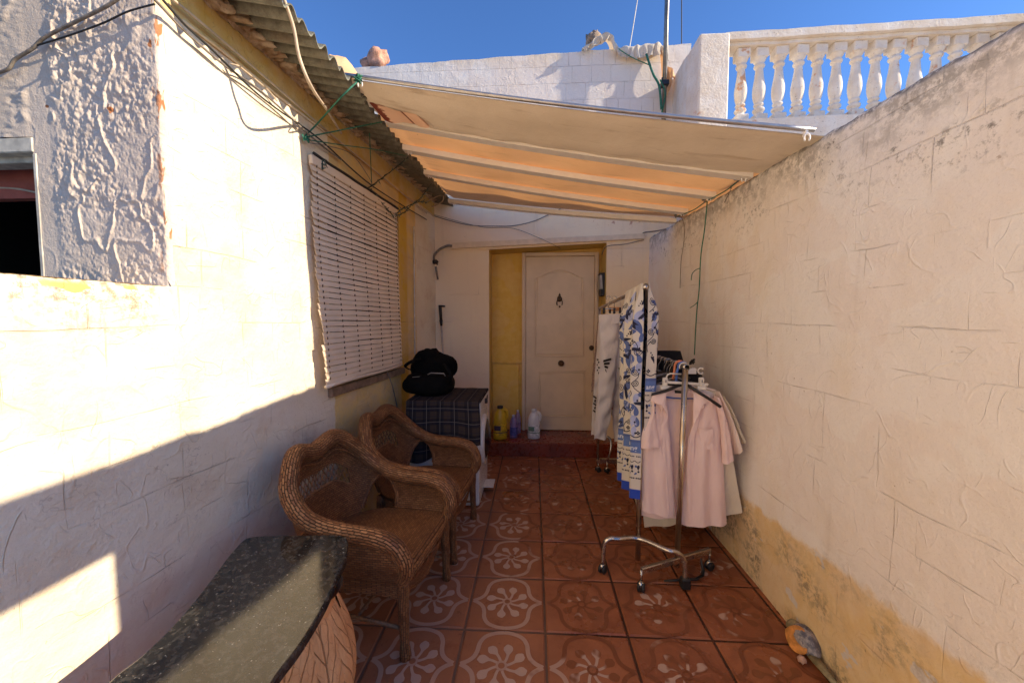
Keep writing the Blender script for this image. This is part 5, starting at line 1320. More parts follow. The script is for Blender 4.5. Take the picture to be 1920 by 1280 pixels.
# -- second, paler shirt
t, O = new_g('shirt', 'paler pink shirt hanging directly behind the front pink one', 'shirt', SY + .1); Y2 = SY + .10
mb = MB(); cpanel(mb, [(420, 350), (340, 370), (290, 480), (262, 800), (268, 1100)], [(600, 350), (760, 395), (800, 540), (815, 860), (800, 1150)], Y2, .03, .006, 21, 36, 40); gpart(t, O, mb, 'body', M_PALE)
mb = MB(); f2 = [(720, 385), (770, 520), (810, 660), (852, 796)], [(765, 390), (830, 520), (878, 640), (915, 762)]
cpanel(mb, *f2, (2.235, 2.165), .020, .004, 22, 14, 24); cpanel(mb, *f2, (2.25, 2.175), .0, .003, 22, 14, 24, back=True); gpart(t, O, mb, 'sleeve', M_PALE)
gpart(t, O, collar_leaf([(590, 352), (650, 356), (750, 408), (756, 424), (700, 442), (640, 400)], Y2 - .06, 5), 'collar', M_WSH); gpart(t, O, collar_leaf([(430, 350), (350, 352), (330, 392), (400, 396), (446, 378)], Y2 - .06, 6), 'collar', M_WSH)
# -- third, cream
t, O = new_g('shirt', 'cream shirt hanging third on the rack and showing at the right', 'shirt', SY + .2, AXX + .05); Y3 = SY + .20
mb = MB(); cpanel(mb, [(440, 360), (330, 420), (280, 700), (262, 980), (285, 1262)], [(620, 370), (775, 420), (830, 700), (868, 900), (913, 1168)], (Y3, 2.212), .012, .006, 31, 36, 44); gpart(t, O, mb, 'body', M_CREAM)
mb = MB(); f3 = [(750, 405), (800, 520), (850, 640), (893, 722)], [(790, 415), (850, 510), (895, 610), (932, 706)]
cpanel(mb, *f3, (2.245, 2.185), .020, .004, 32, 14, 24); cpanel(mb, *f3, (2.27, 2.195), .0, .003, 32, 14, 24, back=True); gpart(t, O, mb, 'sleeve', M_CREAM)
# -- fourth, long white one lowest at the left
t, O = new_g('shirt', 'long white shirt furthest back, its hem lowest at the left of the pole', 'shirt', SY + .3); Y4 = SY + .30
mb = MB(); cpanel(mb, [(460, 370), (340, 420), (250, 700), (222, 1000), (240, 1160)], [(600, 370), (700, 420), (760, 800), (815, 1000), (830, 1200)], Y4, .03, .007, 41, 36, 40); gpart(t, O, mb, 'body', M_WSH)
# hangers of those garments
def put_hanger(label, y, mat, wd, sl, thick, name='hanger', hookmat=None, group=None, rot=0.0, bar_=True):
    t, mb = hanger(label, y, mat, wd, sl, thick, group, rot=rot, name=name, bar_=bar_); mb.build('hook', hookmat or M_CHROME, t); return t
t = thing('hanger', 'black hanger with a long sloping arm hanging in front of the pink shirt', 'hanger', (AXX, 2.185, AZt)); O = Vector((AXX, 2.185, AZt))
mb = MB(); mb.tube(spline([G(a, b, c) for a, b, c in ((332, 410, 2.125), (390, 396, 2.13), (450, 376, 2.15), (500, 354, 2.178), (545, 348, 2.178), (590, 370, 2.15), (640, 402, 2.125), (700, 440, 2.115), (772, 490, 2.11))], 5), lambda q: .0085 - .002 * abs(2 * q - 1) ** 2 + (.0015 if q > .9 else 0), 10, squash=1.1); gpart(t, O, mb, 'frame', M_HBLK)
mb = MB(); mb.tube(hook_pts((0, 0, 0), .021), .0028, 6); mb.build('hook', M_CHROME, t)
put_hanger('thin grey hanger inside the paler pink shirt', SY + .10, M_HGRY, .20, .10, .005, hookmat=M_HGRY)
put_hanger('slim black hanger inside the cream shirt', SY + .20, M_HBLK, .20, .10, .006)
put_hanger('slim black hanger inside the long white shirt', SY + .30, M_HBLK, .20, .10, .006)
# white clip hanger
O = Vector((AXX, 2.175, AZt)); wt = thing('clip_hanger', 'white plastic clip hanger in front of the pink collars', 'hanger', O)
a = G(405, 330, 2.175); b = G(692, 348, 2.175)
mb = MB(); bar(mb, a, b, .012, .014); mb.tube([G(430, 325, 2.175), G(425, 300, 2.175), G(432, 284, 2.175), G(450, 277, 2.175), G(520, 280, 2.175)], .0045, 6); gpart(wt, O, mb, 'bar', M_HWHT)
mb = MB(); mb.tube(hook_pts((0, 0, 0), .023), .0035, 6); mb.build('hook', M_HWHT, wt)
for x_ in (415, 647):
    c = G(x_, 338, 2.175); x = c.x - O.x; z = c.z - O.z
    mb = MB(); mb.bbox(x - .011, -.014, z - .014, x + .011, -.008, z + .034, .003); mb.bbox(x - .011, .006, z - .014, x + .011, .012, z + .030, .003); mb.bbox(x - .024, -.014, z - .036, x + .024, .012, z - .0145, .004); mb.build('clip', M_HWHT, wt)
    mb2 = MB(); mb2.tube([(x, -.0145, z + .020), (x, -.0150, z + .006)], .004, 6); mb2.build('spring', M_HGRY, wt)
wc = thing('clip_hanger', 'white clip hanger head poking out to the right of the rail end', 'hanger', (AXX + .07, AY + .10, AZt - .02))
mb = MB(); mb.bbox(-.03, -.006, -.03, .03, .006, .005, .003); mb.tube([Vector((.055 + .016 * cos(t), 0, -.012 + .016 * sin(t))) for t in np.linspace(.7, 5.6, 14)], .0045, 6); mb.build('head', M_HWHT, wc)
bt = thing('hook_strap', 'blue plastic hook looped over the rail beside an orange one', 'hook', (AXX, AY + .04, AZt)); mb = MB()
mb.tube([Vector((.024 * cos(t), 0, .024 * sin(t))) for t in np.linspace(-.2, 3.3, 12)] + [Vector((-.030, 0, -.03)), Vector((-.034, 0, -.085))], .0065, 8); mb.build('hook', M_HBLU, bt)
mb = MB(); mb.tube([(-.075, 0, -.092), (-.034, 0, -.086), (.0, 0, -.092)], .006, 6); mb.build('neck', M_HBLU, bt)
ot = thing('hook_strap', 'orange plastic hook looped over the rail just behind the blue one', 'hook', (AXX, AY + .085, AZt)); mb = MB()
mb.tube([Vector((.026 * cos(t), 0, .026 * sin(t))) for t in np.linspace(.2, 3.1, 12)] + [Vector((-.030, 0, -.03)), Vector((-.036, 0, -.08))], .006, 8); mb.build('hook', M_HORG, ot)
# bundle of empty black hangers further back
proto = None
for k in range(15):
    y = AY + .16 + k * .058; m_ = (M_HBLK, M_HBLK, M_HGRY)[k % 3]
    nm = 'empty grey hangers bunched on the rail' if m_ is M_HGRY else 'empty black hangers bunched on the rail'
    lb = 'one of the empty grey hangers mixed among the black ones on the front rack rail' if m_ is M_HGRY else 'one of the bunched empty black hangers on the front rack rail'
    t = put_hanger(lb, y, m_, .15, .06, .0080, hookmat=M_HBLK if m_ is M_HBLK else M_HGRY, group=nm, rot=random.uniform(-.25, .25)); t.rotation_euler.y = random.uniform(-.15, .15)
bk = thing('clothespin_bundle', 'cluster of black hanger clips sticking up behind the right of the rail', 'clips', (AXX + .17, 2.55, 1.2))
for k in range(8):
    a = (random.uniform(-.13, .05), random.uniform(-.06, .06), random.uniform(-.09, -.01)); d = Vector((random.uniform(-.035, .035), random.uniform(-.02, .02), random.uniform(.005, .03)))
    mb = MB(); bar(mb, Vector(a) - d, Vector(a) + d, .014, .012); bar(mb, Vector(a) - Vector((d.x, 0, -d.z)) * .6, Vector(a) + Vector((d.x, 0, -d.z)) * .6, .012, .012); mb.build('clip', M_HBLK, bk)
# dark jacket and pale blue garment deep on the rack
def drape(name, label, cat, x0, x1, y, z1, z0, mat, seed=0, depth=.05, sh=.06, group=None):
    mb = MB(); ph = random.Random(seed).uniform(0, 6); cx_ = (x0 + x1) / 2
    def fn(u, v):
        a = 2 * pi * u; hw = (x1 - x0) / 2 * lerp(.35, 1, sstep(0, .16, v)); x = cx_ + hw * cos(a)
        return Vector((x, y + depth * sin(a) * (.5 + .5 * v) + .008 * sin(a * 7 + ph) * v, lerp(z1 - sh * 0, z0, v) + .01 * sin(a * 3) * v - (sh * abs(cos(a)) * sstep(0, .05, v) * (1 - v))))
    mb.grid(fn, 48, 26, flip=True); return tag(mb.build(name, mat), label, cat, group)
M_DARKC = cloth('dark_cloth', (.020, .019, .022)); M_LBLUE = cloth('pale_blue_cloth', (.36, .42, .55))
drape('jacket', 'dark jacket hanging deep on the front rack behind the hangers', 'jacket', .68, 1.15, 2.66, 1.235, .40, M_DARKC, 3, .045, .05)
drape('garment', 'pale blue garment squeezed between the towel and the dark jacket', 'garment', .72, .95, 3.16, 1.40, .6, M_LBLUE, 4, .03)
drape('jacket', 'black coat hanging at the far end of the front rack', 'jacket', .70, 1.02, 3.20, 1.40, .5, M_DARKC, 8)

# ================================================================== WHITE TROUSERS AND NEIGHBOURS ON THE TALL RACK
M_JOG = cloth('white_jersey', (.74, .69, .70), wr=.010); M_PRINT = simple('black_print', (.02, .018, .02), .7)
def leg_tube(mb, a, b, r0, r1, d0=.35, ph=0.0, lean=0.0):
    a = Vector(a); b = Vector(b)
    def fn(u, v):
        t = 2 * pi * u; c = a.lerp(b, v) + Vector((lean * sin(pi * v), 0, 0)); R_ = lerp(r0, r1, v) * (1 - .12 * sstep(.9, .93, v) + .0)
        w_ = .011 * sin(v * 17 + ph + 2 * sin(t)) * sin(t * 3 + ph + v * 4) + .006 * sin(v * 43 + t * 2)
        return c + Vector((R_ * cos(t), (R_ * d0 + .012) * sin(t) + w_, w_ * .5))
    mb.grid(fn, 24, 44, flip=True)
tz1 = 1.475; ty = 3.05
tw = thing('trousers', 'white jogging trousers with black stripe print hanging from a clip hanger', 'trousers', (.56, ty, tz1)); TWO = Vector((.56, ty, tz1))
def P3(px, py, yy=ty): return atY(px, py, yy)
wl, wr_ = P3(1131, 592), P3(1166, 592); c_l = P3(1124, 815); c_r = P3(1158, 815)
mb = MB(); leg_tube(mb, P3(1141, 590), P3(1125, 822), .078, .055, .4, 1.0, .02); leg_tube(mb, P3(1157, 592, ty + .05), P3(1163, 826, ty + .10), .07, .055, .4, 3.0)
mb.grid(lambda u, v: Vector((lerp(wl.x - .004, wr_.x + .004, .5 + .5 * cos(2 * pi * u)), ty + .045 * sin(2 * pi * u), wl.z + .012 - .07 * v)), 24, 4, flip=True)
o = mb.build('cloth', M_JOG); o.parent = tw; o.location = -TWO
for z_ in range(4):
    mb = MB(); a = P3(1131 + z_ * 1.2, 675 + z_ * 5, ty - .06); b = P3(1146 - z_ * 3.0, 671 + z_ * 8, ty - .045)
    mb.solid_poly([a, b, b + Vector((0, 0, -.016)), a + Vector((0, 0, -.016))], (0, -.002, 0)); o = mb.build('stripe', M_PRINT); o.parent = tw; o.location = -TWO
mb = MB()
for k in range(6):
    a = P3(1119 + (k % 2) * 2.5, 672 + k * 5, ty - .052); mb.box(a.x, a.y - .002, a.z - .012, a.x + .014 - .004 * (k % 3), a.y, a.z - .004); mb.box(a.x, a.y - .002, a.z - .016, a.x + .004, a.y, a.z)
o = mb.build('print', M_PRINT); o.parent = tw; o.location = -TWO
tw2 = thing('trousers', 'second pair of white trousers with bold black mark near the ankle, furthest left', 'trousers', (.5, 3.3, 1.48)); T2 = Vector((.5, 3.3, 1.48))
mb = MB(); leg_tube(mb, P3(1134, 598, 3.28), P3(1117, 815, 3.28), .05, .045, .5, 2.0); o = mb.build('cloth', M_JOG); o.parent = tw2; o.location = -T2
mb = MB(); a = P3(1111, 742, 3.235); 
for k in range(5): mb.tube([a + Vector((.006 + .016 * (k % 2), -.006, -.03 * k)), a + Vector((.030 - .012 * (k % 2), -.006, -.03 * k - .02))], .007, 5)
o = mb.build('print', M_PRINT); o.parent = tw2; o.location = -T2
M_SPK = simple('brown_speckled_knit', (.30, .20, .17), .9, var=.6, nscale=140)
mb = MB(); leg_tube(mb, P3(1132, 600, 3.42), P3(1118, 735, 3.42), .05, .05, .5, 2.0); tag(mb.build('knit_garment', M_SPK), 'brown speckled knitted garment behind the white trousers', 'garment')
mb = MB(); leg_tube(mb, P3(1160, 700, 3.2), P3(1152, 778, 3.2), .04, .055, .5, 4.0); wtt = tag(mb.build('cream_top', M_CREAM), 'cream garment with a red ring emblem beside the towel', 'garment')
rc = P3(1152, 757, 3.15); mb = MB(); mb.tube([rc + Vector((.033 * cos(t), -.012 + .01 * cos(t), .046 * sin(t))) for t in np.linspace(0, 2 * pi, 24)], .0045, 6); mb.blob(rc + Vector((0, -.006, 0)), (.015, .005, .022), 6, .3)
o = mb.build('emblem', simple('red_print', (.55, .06, .03), .7)); o.parent = wtt
for px, lbl in ((1141, 'small metal clip hanger holding the striped white trousers'), (1152, 'small metal clip hanger with orange wooden bar beside the towel')):
    t = thing('clip_hanger', lbl, 'hanger', P3(px, 570, ty + (.0 if px < 1150 else .12))); mb = MB(); mb.tube(hook_pts((0, 0, .045), .018), .0028, 6); mb.build('hook', M_CHROME, t)
    mb = MB()
    if px > 1150: mb.bbox(-.05, -.006, -.055, .055, .006, -.025, .004); mb.build('bar', simple('orange_wood', (.50, .20, .05), .5), t)
    else: mb.bbox(-.05, -.004, -.040, .06, .004, -.030, .002); mb.build('bar', M_CHROME, t)
    for s_ in (-.035, .045):
        mb = MB(); mb.bbox(s_ - .008, -.012, -.075, s_ + .008, .012, -.028, .003); mb.build('clip', M_HBLK, t)

# ================================================================== PATTERNED TOWEL
tl_ = thing('beach_towel', 'long white towel with blue floral scroll print hung in folds over the tall rack', 'towel', (BXX, 2.4, 1.6)); TLO = Vector((BXX, 2.4, 1.6))
with Mat('towel_cotton') as m:
    o, x, y, z = obj_xyz(); uvv, u, v = uv_xy(); n = noise(uvv, 420, 3); hem = ramp(v, 1.158, 1.163)
    c = mix(hem, (.64, .58, .50), (.03, .07, .42)); m.set(color=c, rough=.95, sheen=.3, spec=.1); m.bump(n, .0012)
M_TWL = m.m
# plan of the left flap: accordion pleats going back; each face a visible strip
def plan_path(pts, n=14):
    out_ = []
    for i in range(len(pts) - 1):
        for k in range(n): out_.append(Vector(pts[i]).lerp(Vector(pts[i + 1]), k / n))
    out_.append(Vector(pts[-1])); return out_
def smooth_path(P, it=6):
    for _ in range(it): P = [P[0]] + [(P[i - 1] + P[i] * 2 + P[i + 1]) / 4 for i in range(1, len(P) - 1)] + [P[-1]]
    return P
LP = smooth_path(plan_path([(.602, 2.155), (.545, 2.175), (.582, 2.28), (.536, 2.31), (.578, 2.42), (.540, 2.45), (.584, 2.58)]))
RP = smooth_path(plan_path([(.622, 2.150), (.690, 2.160), (.672, 2.26), (.70, 2.32), (.665, 2.45), (.69, 2.62)]))
def lens(P):
    L = [0]
    for i in range(1, len(P)): L.append(L[-1] + (P[i] - P[i - 1]).length)
    return L
LL, RL = lens(LP), lens(RP)
def on(P, L, s):
    s = max(0, min(L[-1], s)); i = max(1, min(len(L) - 1, next((k for k in range(len(L)) if L[k] >= s), len(L) - 1))); k = (s - L[i - 1]) / max(1e-9, L[i] - L[i - 1]); return P[i - 1].lerp(P[i], k)
def flap(P, L, top, length, s, d, off=0.0):
    """s metres round the folds, d metres down"""
    p = on(P, L, s); q = on(P, L, s + .004); r_ = on(P, L, s - .004); t = (q - r_); t = t.normalized() if t.length > 1e-8 else Vector((0, 1)); nn = Vector((t.y, -t.x))
    k = sstep(-.05, .20, d); yb = 2.165 + (p.y - 2.15) * .92
    x = lerp(BXX + (.0145 if P is RP else -.0145), p.x, k); y = lerp(yb, p.y, k)
    z = top - .05 * (p.y - 2.15) - d
    x += .004 * sin(d * 7 + s * 9) * k
    sgn = 1.0 if P is RP else -1.0
    n3 = Vector((nn.x, nn.y, 0)); 
    if n3.y > 0: n3 = -n3
    return Vector((x, y, z)) + n3 * off
FL = (LP, LL, 1.648, 1.215); FR = (RP, RL, 1.648, .865)
mb = MB()
def vv_(d, ln): return d * 1.0 + (1.215 - ln) if d > ln - .12 else d
for (P, L, top, ln) in (FL, FR):
    mb.grid(lambda u, v: flap(P, L, top, ln, u * L[-1], v * ln), 150, 70, uvs=lambda u, v: (u * L[-1], v * ln + (1.215 - ln)))
mb.grid(lambda u, v: Vector((BXX + .0145 * sin(lerp(-1.25, 1.25, v)), 2.160 + u * .44, 1.632 - .05 * u * .52 + .014 * cos(lerp(-1.25, 1.25, v)))), 16, 8)
o = mb.build('cloth', M_TWL); o.parent = tl_; o.location = -TLO
M_NAVY = simple('navy_print', (.018, .020, .050), .9, bump=0); M_BLUE = simple('blue_print', (.09, .13, .31), .9, bump=0); M_LAV = simple('lavender_print', (.36, .39, .58), .9, bump=0); M_WPR = simple('white_print', (.72, .74, .80), .9, bump=0); M_MID = simple('mid_blue_band', (.11, .18, .42), .9, bump=0)
TMB = {0: MB(), 1: MB(), 2: MB(), 3: MB(), 4: MB()}
def strip2(FLP, pts, wd, mi, off=.0012):
    P, L, top, ln = FLP; n = len(pts); vs = []; wf = wd if callable(wd) else (lambda t: wd)
    A = [Vector(p) for p in pts]
    for i in range(n):
        t = (A[min(n - 1, i + 1)] - A[max(0, i - 1)]); t = t.normalized() if t.length > 1e-9 else Vector((1, 0)); nn = Vector((-t.y, t.x)) * wf(i / max(1, n - 1)) / 2
        for s_ in (1, 0, -1):
            q = A[i] + nn * s_; vs.append(flap(P, L, top, ln, q.x, q.y, off))
    TMB[mi].add(vs, [(3 * i + j, 3 * i + j + 1, 3 * i + j + 4, 3 * i + j + 3) for i in range(n - 1) for j in (0, 1)], None, True)
def spiral(FLP, cx_, cy_, r, turns=2.0, mi=0, wd=.0042, d=1, tail=None):
    pts = [(cx_ + d * r * (1 - t * .93) * cos(t * turns * 2 * pi), cy_ + r * (1 - t * .93) * sin(t * turns * 2 * pi)) for t in np.linspace(0, 1, 40)]
    if tail: pts = [(p.x, p.y) for p in spline([(*tail, 0), (*[(tail[0] + pts[0][0]) / 2 + d * .012, (tail[1] + pts[0][1]) / 2][:2], 0), (*pts[0], 0)], 6)] + pts
    strip2(FLP, pts, wd, mi, .0016)
def petal(FLP, cx_, cy_, ang_, ln_, wd, mi, bend=.3, off=.0012):
    pts = []
    for t in np.linspace(0, 1, 14): a = ang_ + bend * (t - .5); pts.append((cx_ + ln_ * t * cos(a), cy_ + ln_ * t * sin(a)))
    strip2(FLP, pts, lambda t: wd * sin(pi * min(1, max(0, t)) ** .7) + .0006, mi, off)
def dot(FLP, cx_, cy_, r, mi=0):
    strip2(FLP, [(cx_ - r + 2 * r * t, cy_) for t in np.linspace(0, 1, 7)], lambda t: 2 * r * math.sqrt(max(.001, 1 - (2 * t - 1) ** 2)), mi, .0018)
def scroll_field(FLP, s0, s1, d0, d1, rs):
    P, L, top, ln = FLP
    d = d0
    while d < d1:
        s = s0 + rs.uniform(0, .03)
        while s < s1:
            k = rs.random()
            if k < .34:
                petal(FLP, s, d, rs.uniform(0, 6.28), rs.uniform(.06, .11), rs.uniform(.030, .048), rs.choice((1, 1, 2)), rs.uniform(-.8, .8)); petal(FLP, s + .006, d - .01, rs.uniform(0, 6.28), rs.uniform(.06, .10), .018, 0, rs.uniform(-.8, .8), .0016)
            elif k < .6: spiral(FLP, s, d, rs.uniform(.016, .026), 2.1, 0, .004, rs.choice((1, -1)), (s + rs.uniform(-.04, .04), d + .06))
            elif k < .8:
                for q in range(3): dot(FLP, s + q * .008, d + q * .012, .0045, 0)
                petal(FLP, s, d + .02, rs.uniform(0, 6.28), .045, .014, 0, .5)
            else:
                petal(FLP, s, d, rs.uniform(1, 2), .07, .030, 2, .3); petal(FLP, s, d + .005, rs.uniform(3, 5), .06, .028, 1, .6); dot(FLP, s, d + .04, .006, 0)
            s += rs.uniform(.042, .058)
        d += rs.uniform(.050, .066)
def band_bits(FLP, d0, s0, s1, rs):
    s = s0
    while s < s1:
        for q in range(3): dot(FLP, s + q * .009 + .004, d0 + .005, .0038, 0)
        strip2(FLP, [(s + .032 * t, d0 + .030 + .010 * sin(t * pi)) for t in np.linspace(0, 1, 8)], .004, 0)
        petal(FLP, s + .008, d0 + .055, 1.2, .03, .014, 0, .5); dot(FLP, s + .026, d0 + .062, .007, 1); dot(FLP, s + .012, d0 + .092, .006, 0); petal(FLP, s + .02, d0 + .10, .5, .02, .010, 1, .4)
        for q in range(3): dot(FLP, s + q * .010 + .003, d0 + .130, .0045, 0)
        s += .034
def wave_border(FLP, d0, s0, s1):
    strip2(FLP, [(lerp(s0, s1, t), d0 + .012 * abs(sin(t * (s1 - s0) * 55)) + .004) for t in np.linspace(0, 1, 90)], .0055, 0, .0016)
    s = s0 + .014
    while s < s1:
        for q in range(4): dot(FLP, s + .007 * cos(q * pi / 2), d0 - .010 + .007 * sin(q * pi / 2), .005, 0)
        s += .057
from bpy import data as _D
def text_tris(body):
    cu = bpy.data.curves.new('lettering', 'FONT'); cu.body = body; cu.size = 1; cu.resolution_u = 3; cu.offset = .018
    ob = bpy.data.objects.new('lettering', cu); COL.objects.link(ob); dg = bpy.context.evaluated_depsgraph_get(); me = ob.evaluated_get(dg).to_mesh(); me.calc_loop_triangles()
    V = [tuple(v.co[:2]) for v in me.vertices]; T_ = [tuple(t.vertices) for t in me.loop_triangles]; ob.evaluated_get(dg).to_mesh_clear(); COL.objects.unlink(ob); bpy.data.objects.remove(ob); bpy.data.curves.remove(cu); return V, T_
TX = {}
def letters(FLP, body, s0, d0, size, mi=3, flipx=1):
    if body not in TX: TX[body] = text_tris(body)
    V, T_ = TX[body]; P, L, top, ln = FLP
    TMB[mi].add([flap(P, L, top, ln, s0 + flipx * x * size, d0 - y * size, .0034) for x, y in V], T_, None, False)
def blue_band(FLP, d0, h, s0, s1, mi=4):
    n = 60; P, L, top, ln = FLP
    for a, b, off in ((0, 1, .0014),):
        vs = [flap(P, L, top, ln, lerp(s0, s1, i / n), d0 + h * j / 3, off) for i in range(n + 1) for j in range(4)]
        TMB[mi].add(vs, [(4 * i + j, 4 * i + j + 1, 4 * i + 4 + j + 1, 4 * i + 4 + j) for i in range(n) for j in range(3)], None, True)
rs = random.Random(21)
for FLP, s1 in ((FL, LL[-1]), (FR, RL[-1])):
    base_ = 0 if FLP is FL else -(1.215 - .865)
    scroll_field(FLP, .01, s1 - .005, .10, .80 + base_ if FLP is FL else .40, rs)
    wave_border(FLP, .845 + base_, .0, s1)
    blue_band(FLP, .875 + base_, .075, .0, s1); strip2(FLP, [(s1 * t, .884 + base_) for t in np.linspace(0, 1, 60)], .012, 1, .002)
    if FLP is FR: letters(FLP, 'ang', .004, .935 + base_, .036)
    if FLP is FR: letters(FLP, 'ang', .11, .935 + base_, .047)
    band_bits(FLP, .965 + base_, .0, s1, rs)
# on the left flap the script runs from the back fold towards the camera
for s_ in (.075, .175, .275, .375): letters(FL, 'ang', s_, .935, .042, 3, -1)
for k, (nm, mt2) in enumerate((('navy_pattern', M_NAVY), ('blue_pattern', M_BLUE), ('lavender_pattern', M_LAV), ('lettering', M_WPR), ('blue_band', M_MID))):
    if TMB[k].v: o = TMB[k].build(nm, mt2); o.parent = tl_; o.location = -TLO

# ================================================================== CABLES, ROPES, STRING LIGHTS
def L(px, py, off=.03): return atL(px, py, off)
def Tt(px, py, off=.02): return atT(px, py, off)
cable('cable', [L(262, -30), L(300, 10), L(350, 62), L(420, 122), L(500, 180), L(590, 262), L(640, 300)], .005, M_CGRY, 'thick weathered cable running along the top of the white side wall')
cable('cable', [L(280, -30, .045), L(345, 45, .045), L(400, 96, .04), L(470, 165, .03), L(520, 205, .03), L(600, 262, .03), L(700, 350, .03), L(800, 412, .03)], .0045, M_CBLK, 'black cable sagging just below the yellow band of the side house')
cable('pipe', [L(325, 0, .025), L(400, 62, .025), L(520, 165, .025), L(640, 268, .025), L(800, 400, .025)], .0055, M_CBEI, 'slim cream conduit running straight along the yellow band', 'conduit')
cable('cable', [onroof(530, -8) , onroof(550, 50), onroof(562, 110), onroof(585, 165), atL(612, 205, .16), atL(640, 250, .08)], .0065, M_CBEI, 'thick beige cable hanging from the corrugated roof edge to the yellow band')
cable('cable', [L(432, 120, .04), L(448, 124, .06), L(455, 130, .05), L(480, 150, .035), L(505, 172, .03), L(520, 190, .03)], .0035, M_CBEI, 'short beige cable end hooked over the conduit on the side wall')
cable('cable', [Tt(-20, 142), Tt(15, 130), Tt(28, 112), Tt(60, 92), Tt(85, 70), Tt(140, 42), Tt(200, 12), Tt(235, -12)], .0055, M_CGRY, 'thick weathered cable crossing the textured end wall diagonally')
cable('cable', [Tt(60, 88), Tt(120, 70), Tt(190, 45), Tt(240, 22), Tt(290, 8, .03)], .003, M_CBLK, 'thin dark cable branching off the thick one on the textured wall')
cable('cable', [Tt(-12, 352, -.16), Tt(30, 354, -.16), Tt(68, 361, -.14)], .004, M_CBEI, 'pale cable sagging inside the dark end-wall opening')
cable('rope', [atY(676, 148, 1.97), atY(640, 182, 1.93), L(595, 232, .06), L(570, 257, .02)], .004, M_GRN, 'green twine running from the awning bar down to a wall hook', 'rope')
cable('rope', [L(570, 258, .02), L(620, 248, .08), L(670, 238, .2), onroof(716, 229)], .0035, M_GRN, 'green twine from the wall hook across to the first roof batten', 'rope')
cable('rope', [atL(693, 250, .22), atL(695, 300, .12), L(697, 345, .03)], .003, M_GRN, 'green twine hanging straight down below the eaves', 'rope')
cable('rope', [L(575, 262, .03), L(640, 272, .1), L(700, 280, .2), onroof(760, 292)], .0028, M_GRN, 'slack green twine between the wall hook and the second batten', 'rope')
mb = MB(); p = L(570, 260, .02)
for k in range(7): mb.tube([p + Vector((random.uniform(-.0, .02), random.uniform(-.02, .03), random.uniform(-.02, .02))) for _ in range(4)], .004, 5)
bare(mb, 'rope_knot', M_GRN, 'tangled knot of green twine on the wall hook by the blind top', 'knot')
mb = MB(); p = atY(675, 149, 1.97)
for k in range(6): mb.tube([p + Vector((random.uniform(-.03, .02), random.uniform(-.02, .01), random.uniform(-.02, .02))) for _ in range(4)], .004, 5)
bare(mb, 'rope_knot', M_GRN, 'green twine knot at the left end of the awning bar', 'knot')
def string_light(pts, label, nb, seed):
    t = thing('string_lights', label, 'string lights', pts[0]); O = Vector(pts[0]); P = spline(pts, 10); mb = MB(); mb.tube(P, .0032, 5); r_ = random.Random(seed)
    P2_ = [p + Vector((.006 * sin(i * 1.3), .006 * cos(i * 1.3), .006 * sin(i))) for i, p in enumerate(P)]; mb.tube(P2_, .0022, 4)
    o = mb.build('wire', M_DKGRN); o.parent = t; o.location = -O
    mb = MB()
    for k in range(nb):
        p = P[int((k + .5) / nb * (len(P) - 1))]; d = Vector((r_.uniform(-1, 1), r_.uniform(-1, 1), r_.uniform(-1, .6))).normalized(); mb.tube([p, p + d * .012, p + d * .028], [.004, .0045, .001], 5)
    o = mb.build('bulbs', M_BULB); o.parent = t; o.location = -O
M_DKGRN = simple('dark_green_wire', (.012, .035, .022), .6); M_BULB = simple('clear_bulb', (.16, .19, .15), .2)
string_light([L(692, 352, .03), L(715, 335, .08), L(740, 316, .16), onroof(765, 295)], 'string lights tied from the yellow wall up to the second batten', 9, 1)
string_light([L(742, 402, .05), L(752, 393, .09), L(768, 385, .14), L(788, 372, .2), onroof(808, 345)], 'thick bunch of string lights at the far top corner of the blind', 16, 2)
string_light([L(744, 404, .05), L(758, 398, .08), L(775, 382, .12), L(790, 378, .14), L(800, 380, .16)], 'tangled end of string lights where the blind meets the corner', 14, 3)
string_light([L(695, 354, .03), L(708, 372, .03), L(722, 388, .035), L(738, 405, .04)], 'string lights drooping along the top of the blind', 10, 4)
string_light([L(604, 318, .035), L(604, 306, .035), L(608, 300, .035), L(612, 312, .035)], 'small loop of string lights at the near top corner of the blind', 6, 5)
cable('cable', [L(612, 300, .02), L(625, 318, .02), L(645, 335, .02), L(665, 350, .02), L(690, 352, .02), L(705, 345, .03)], .002, M_CBLK, 'very thin dark wire wandering over the yellow band above the blind')
cable('cable', [L(578, 268, .03), L(620, 275, .05), L(660, 290, .06), L(690, 330, .05), L(700, 352, .03)], .0022, M_CGRY, 'thin grey wire looping from the wall hook to the string lights')
cable('cable', [atY(782, 396, 4.1), atY(790, 386, 4.0), atY(812, 372, 3.9), atY(830, 366, 3.85), atY(829, 378, 3.85), atY(810, 388, 3.95)], .0055, M_CBEI, 'loop of pale cable hanging under the far end of the eaves')
cable('cable', [atY(790, 396, 4.17), atY(830, 410, 4.17), atY(880, 422, 4.17), atY(930, 424, 4.17), atY(965, 423, 4.17), atY(1000, 415, 4.17), atY(1030, 402, 4.17), atY(1058, 388, 4.17)], .0045, M_CGRY, 'dark wire sagging across the rear wall above the trunking')
cable('cable', [atY(812, 402, 4.18), atY(900, 425, 4.18), atY(960, 428, 4.18), atY(1010, 446, 4.15), atY(1052, 466, 4.12)], .002, M_CBLK, 'thin thread drooping in front of the trunking over the door')
cable('cable', [atY(1128, 478, 4.25), atY(1138, 462, 4.17), atY(1170, 458, 4.17), atY(1207, 450, 4.17)], .004, M_CGRY, 'dark cable running right from the door recess under the trunking')
cable('cable', [atY(1205, 440, 4.16), atY(1208, 436, 4.15), atX(1225, 434, RWX - .02), atX(1248, 430, RWX - .02)], .007, M_CGRY, 'thick grey cable bent round the corner at the end of the trunking')
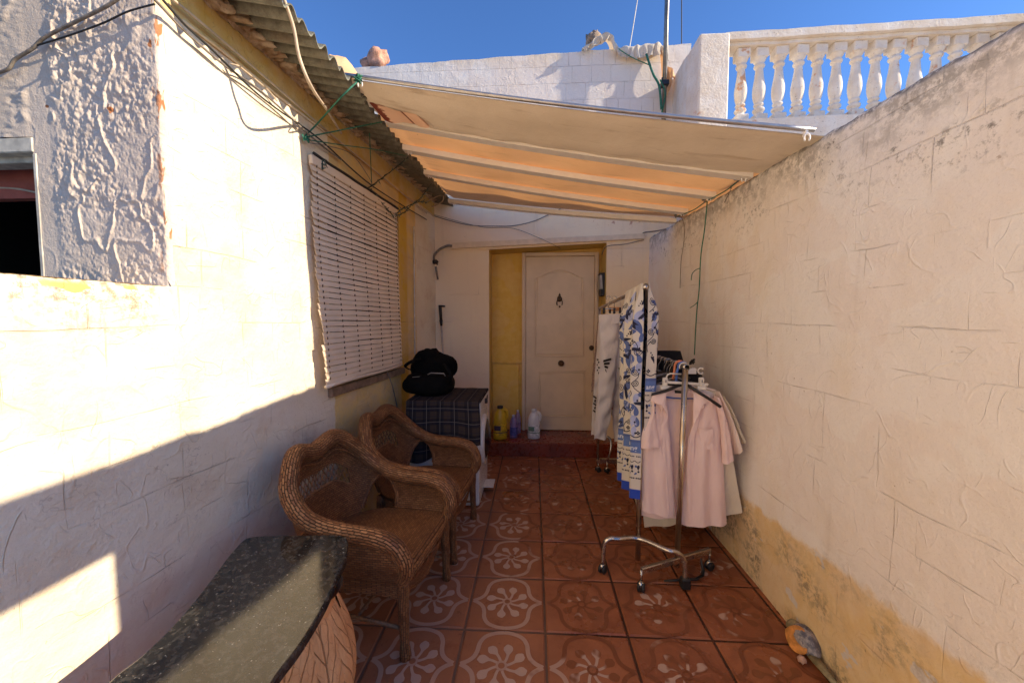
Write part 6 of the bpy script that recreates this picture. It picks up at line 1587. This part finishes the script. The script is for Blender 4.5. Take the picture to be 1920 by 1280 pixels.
cable('pipe', [L(776, 425, .012), L(777, 540, .012), L(778, 665, .012)], .006, M_CWHT, 'thin white pipe running straight down the side wall near the corner', 'pipe')
cable('cable', [L(722, 690, .035), L(733, 715, .05), L(742, 750, .03), L(747, 778, .02)], .0045, M_CGRY, 'grey cord hanging from the blind down behind the wicker chairs')
cable('rope', [atX(1270, 406, RWX - .03), atX(1300, 394, RWX - .03), atX(1324, 378, RWX - .03), atX(1360, 358, RWX - .03), atX(1386, 338, RWX - .03)], .004, M_GRN, 'green twine linking the batten ends along the right wall top', 'rope')
cable('rope', [atX(1326, 378, RWX - .04), atX(1321, 430, RWX - .04), atX(1314, 480, RWX - .04), atX(1311, 540, RWX - .04), atX(1306, 590, RWX - .05), atX(1302, 665, RWX - .06)], .0042, M_GRN, 'long green twine hanging down the right wall to the racks', 'rope')
cable('rope', [atX(1312, 503, RWX - .04), atX(1305, 506, RWX - .05), atX(1298, 513, RWX - .05), atX(1296, 525, RWX - .05)], .003, M_GRN, 'short loose end of green twine curling off the upper knot', 'rope')
cable('rope', [atX(1309, 565, RWX - .045), atX(1302, 572, RWX - .05), atX(1294, 577, RWX - .05)], .003, M_GRN, 'short loose end of green twine halfway down the long twine', 'rope')
cable('rope', [atX(1278, 408, RWX - .03), atX(1283, 425, RWX - .03), atX(1282, 455, RWX - .03), atX(1277, 490, RWX - .03), atX(1275, 540, RWX - .03)], .0028, M_CGRY, 'thin dark cord dangling from the last batten end', 'cord')
cable('rope', [atX(1372, 350, RWX - .03), atX(1366, 365, RWX - .03), atX(1358, 380, RWX - .03)], .0028, M_CGRY, 'very short cord end below the third batten clip', 'cord')
for i, (px, py, nm) in enumerate(((1386, 337, 'second'), (1324, 376, 'third'), (1270, 405, 'last'))):
    t = thing('wall_clip', 'metal clip holding the %s batten end on the right wall' % nm, 'clip', atX(px, py, RWX - .03)); mb = MB(); mb.tube([(-.02, -.03, .012), (-.01, .0, .02), (-.01, .03, .012)], .008, 8); mb.build('plate', M_CGRY, t)
    mb = MB(); mb.tube([(-.012, -.02, .02), (-.02, -.02, -.02)], .006, 6); mb.build('pin', M_STEEL, t)
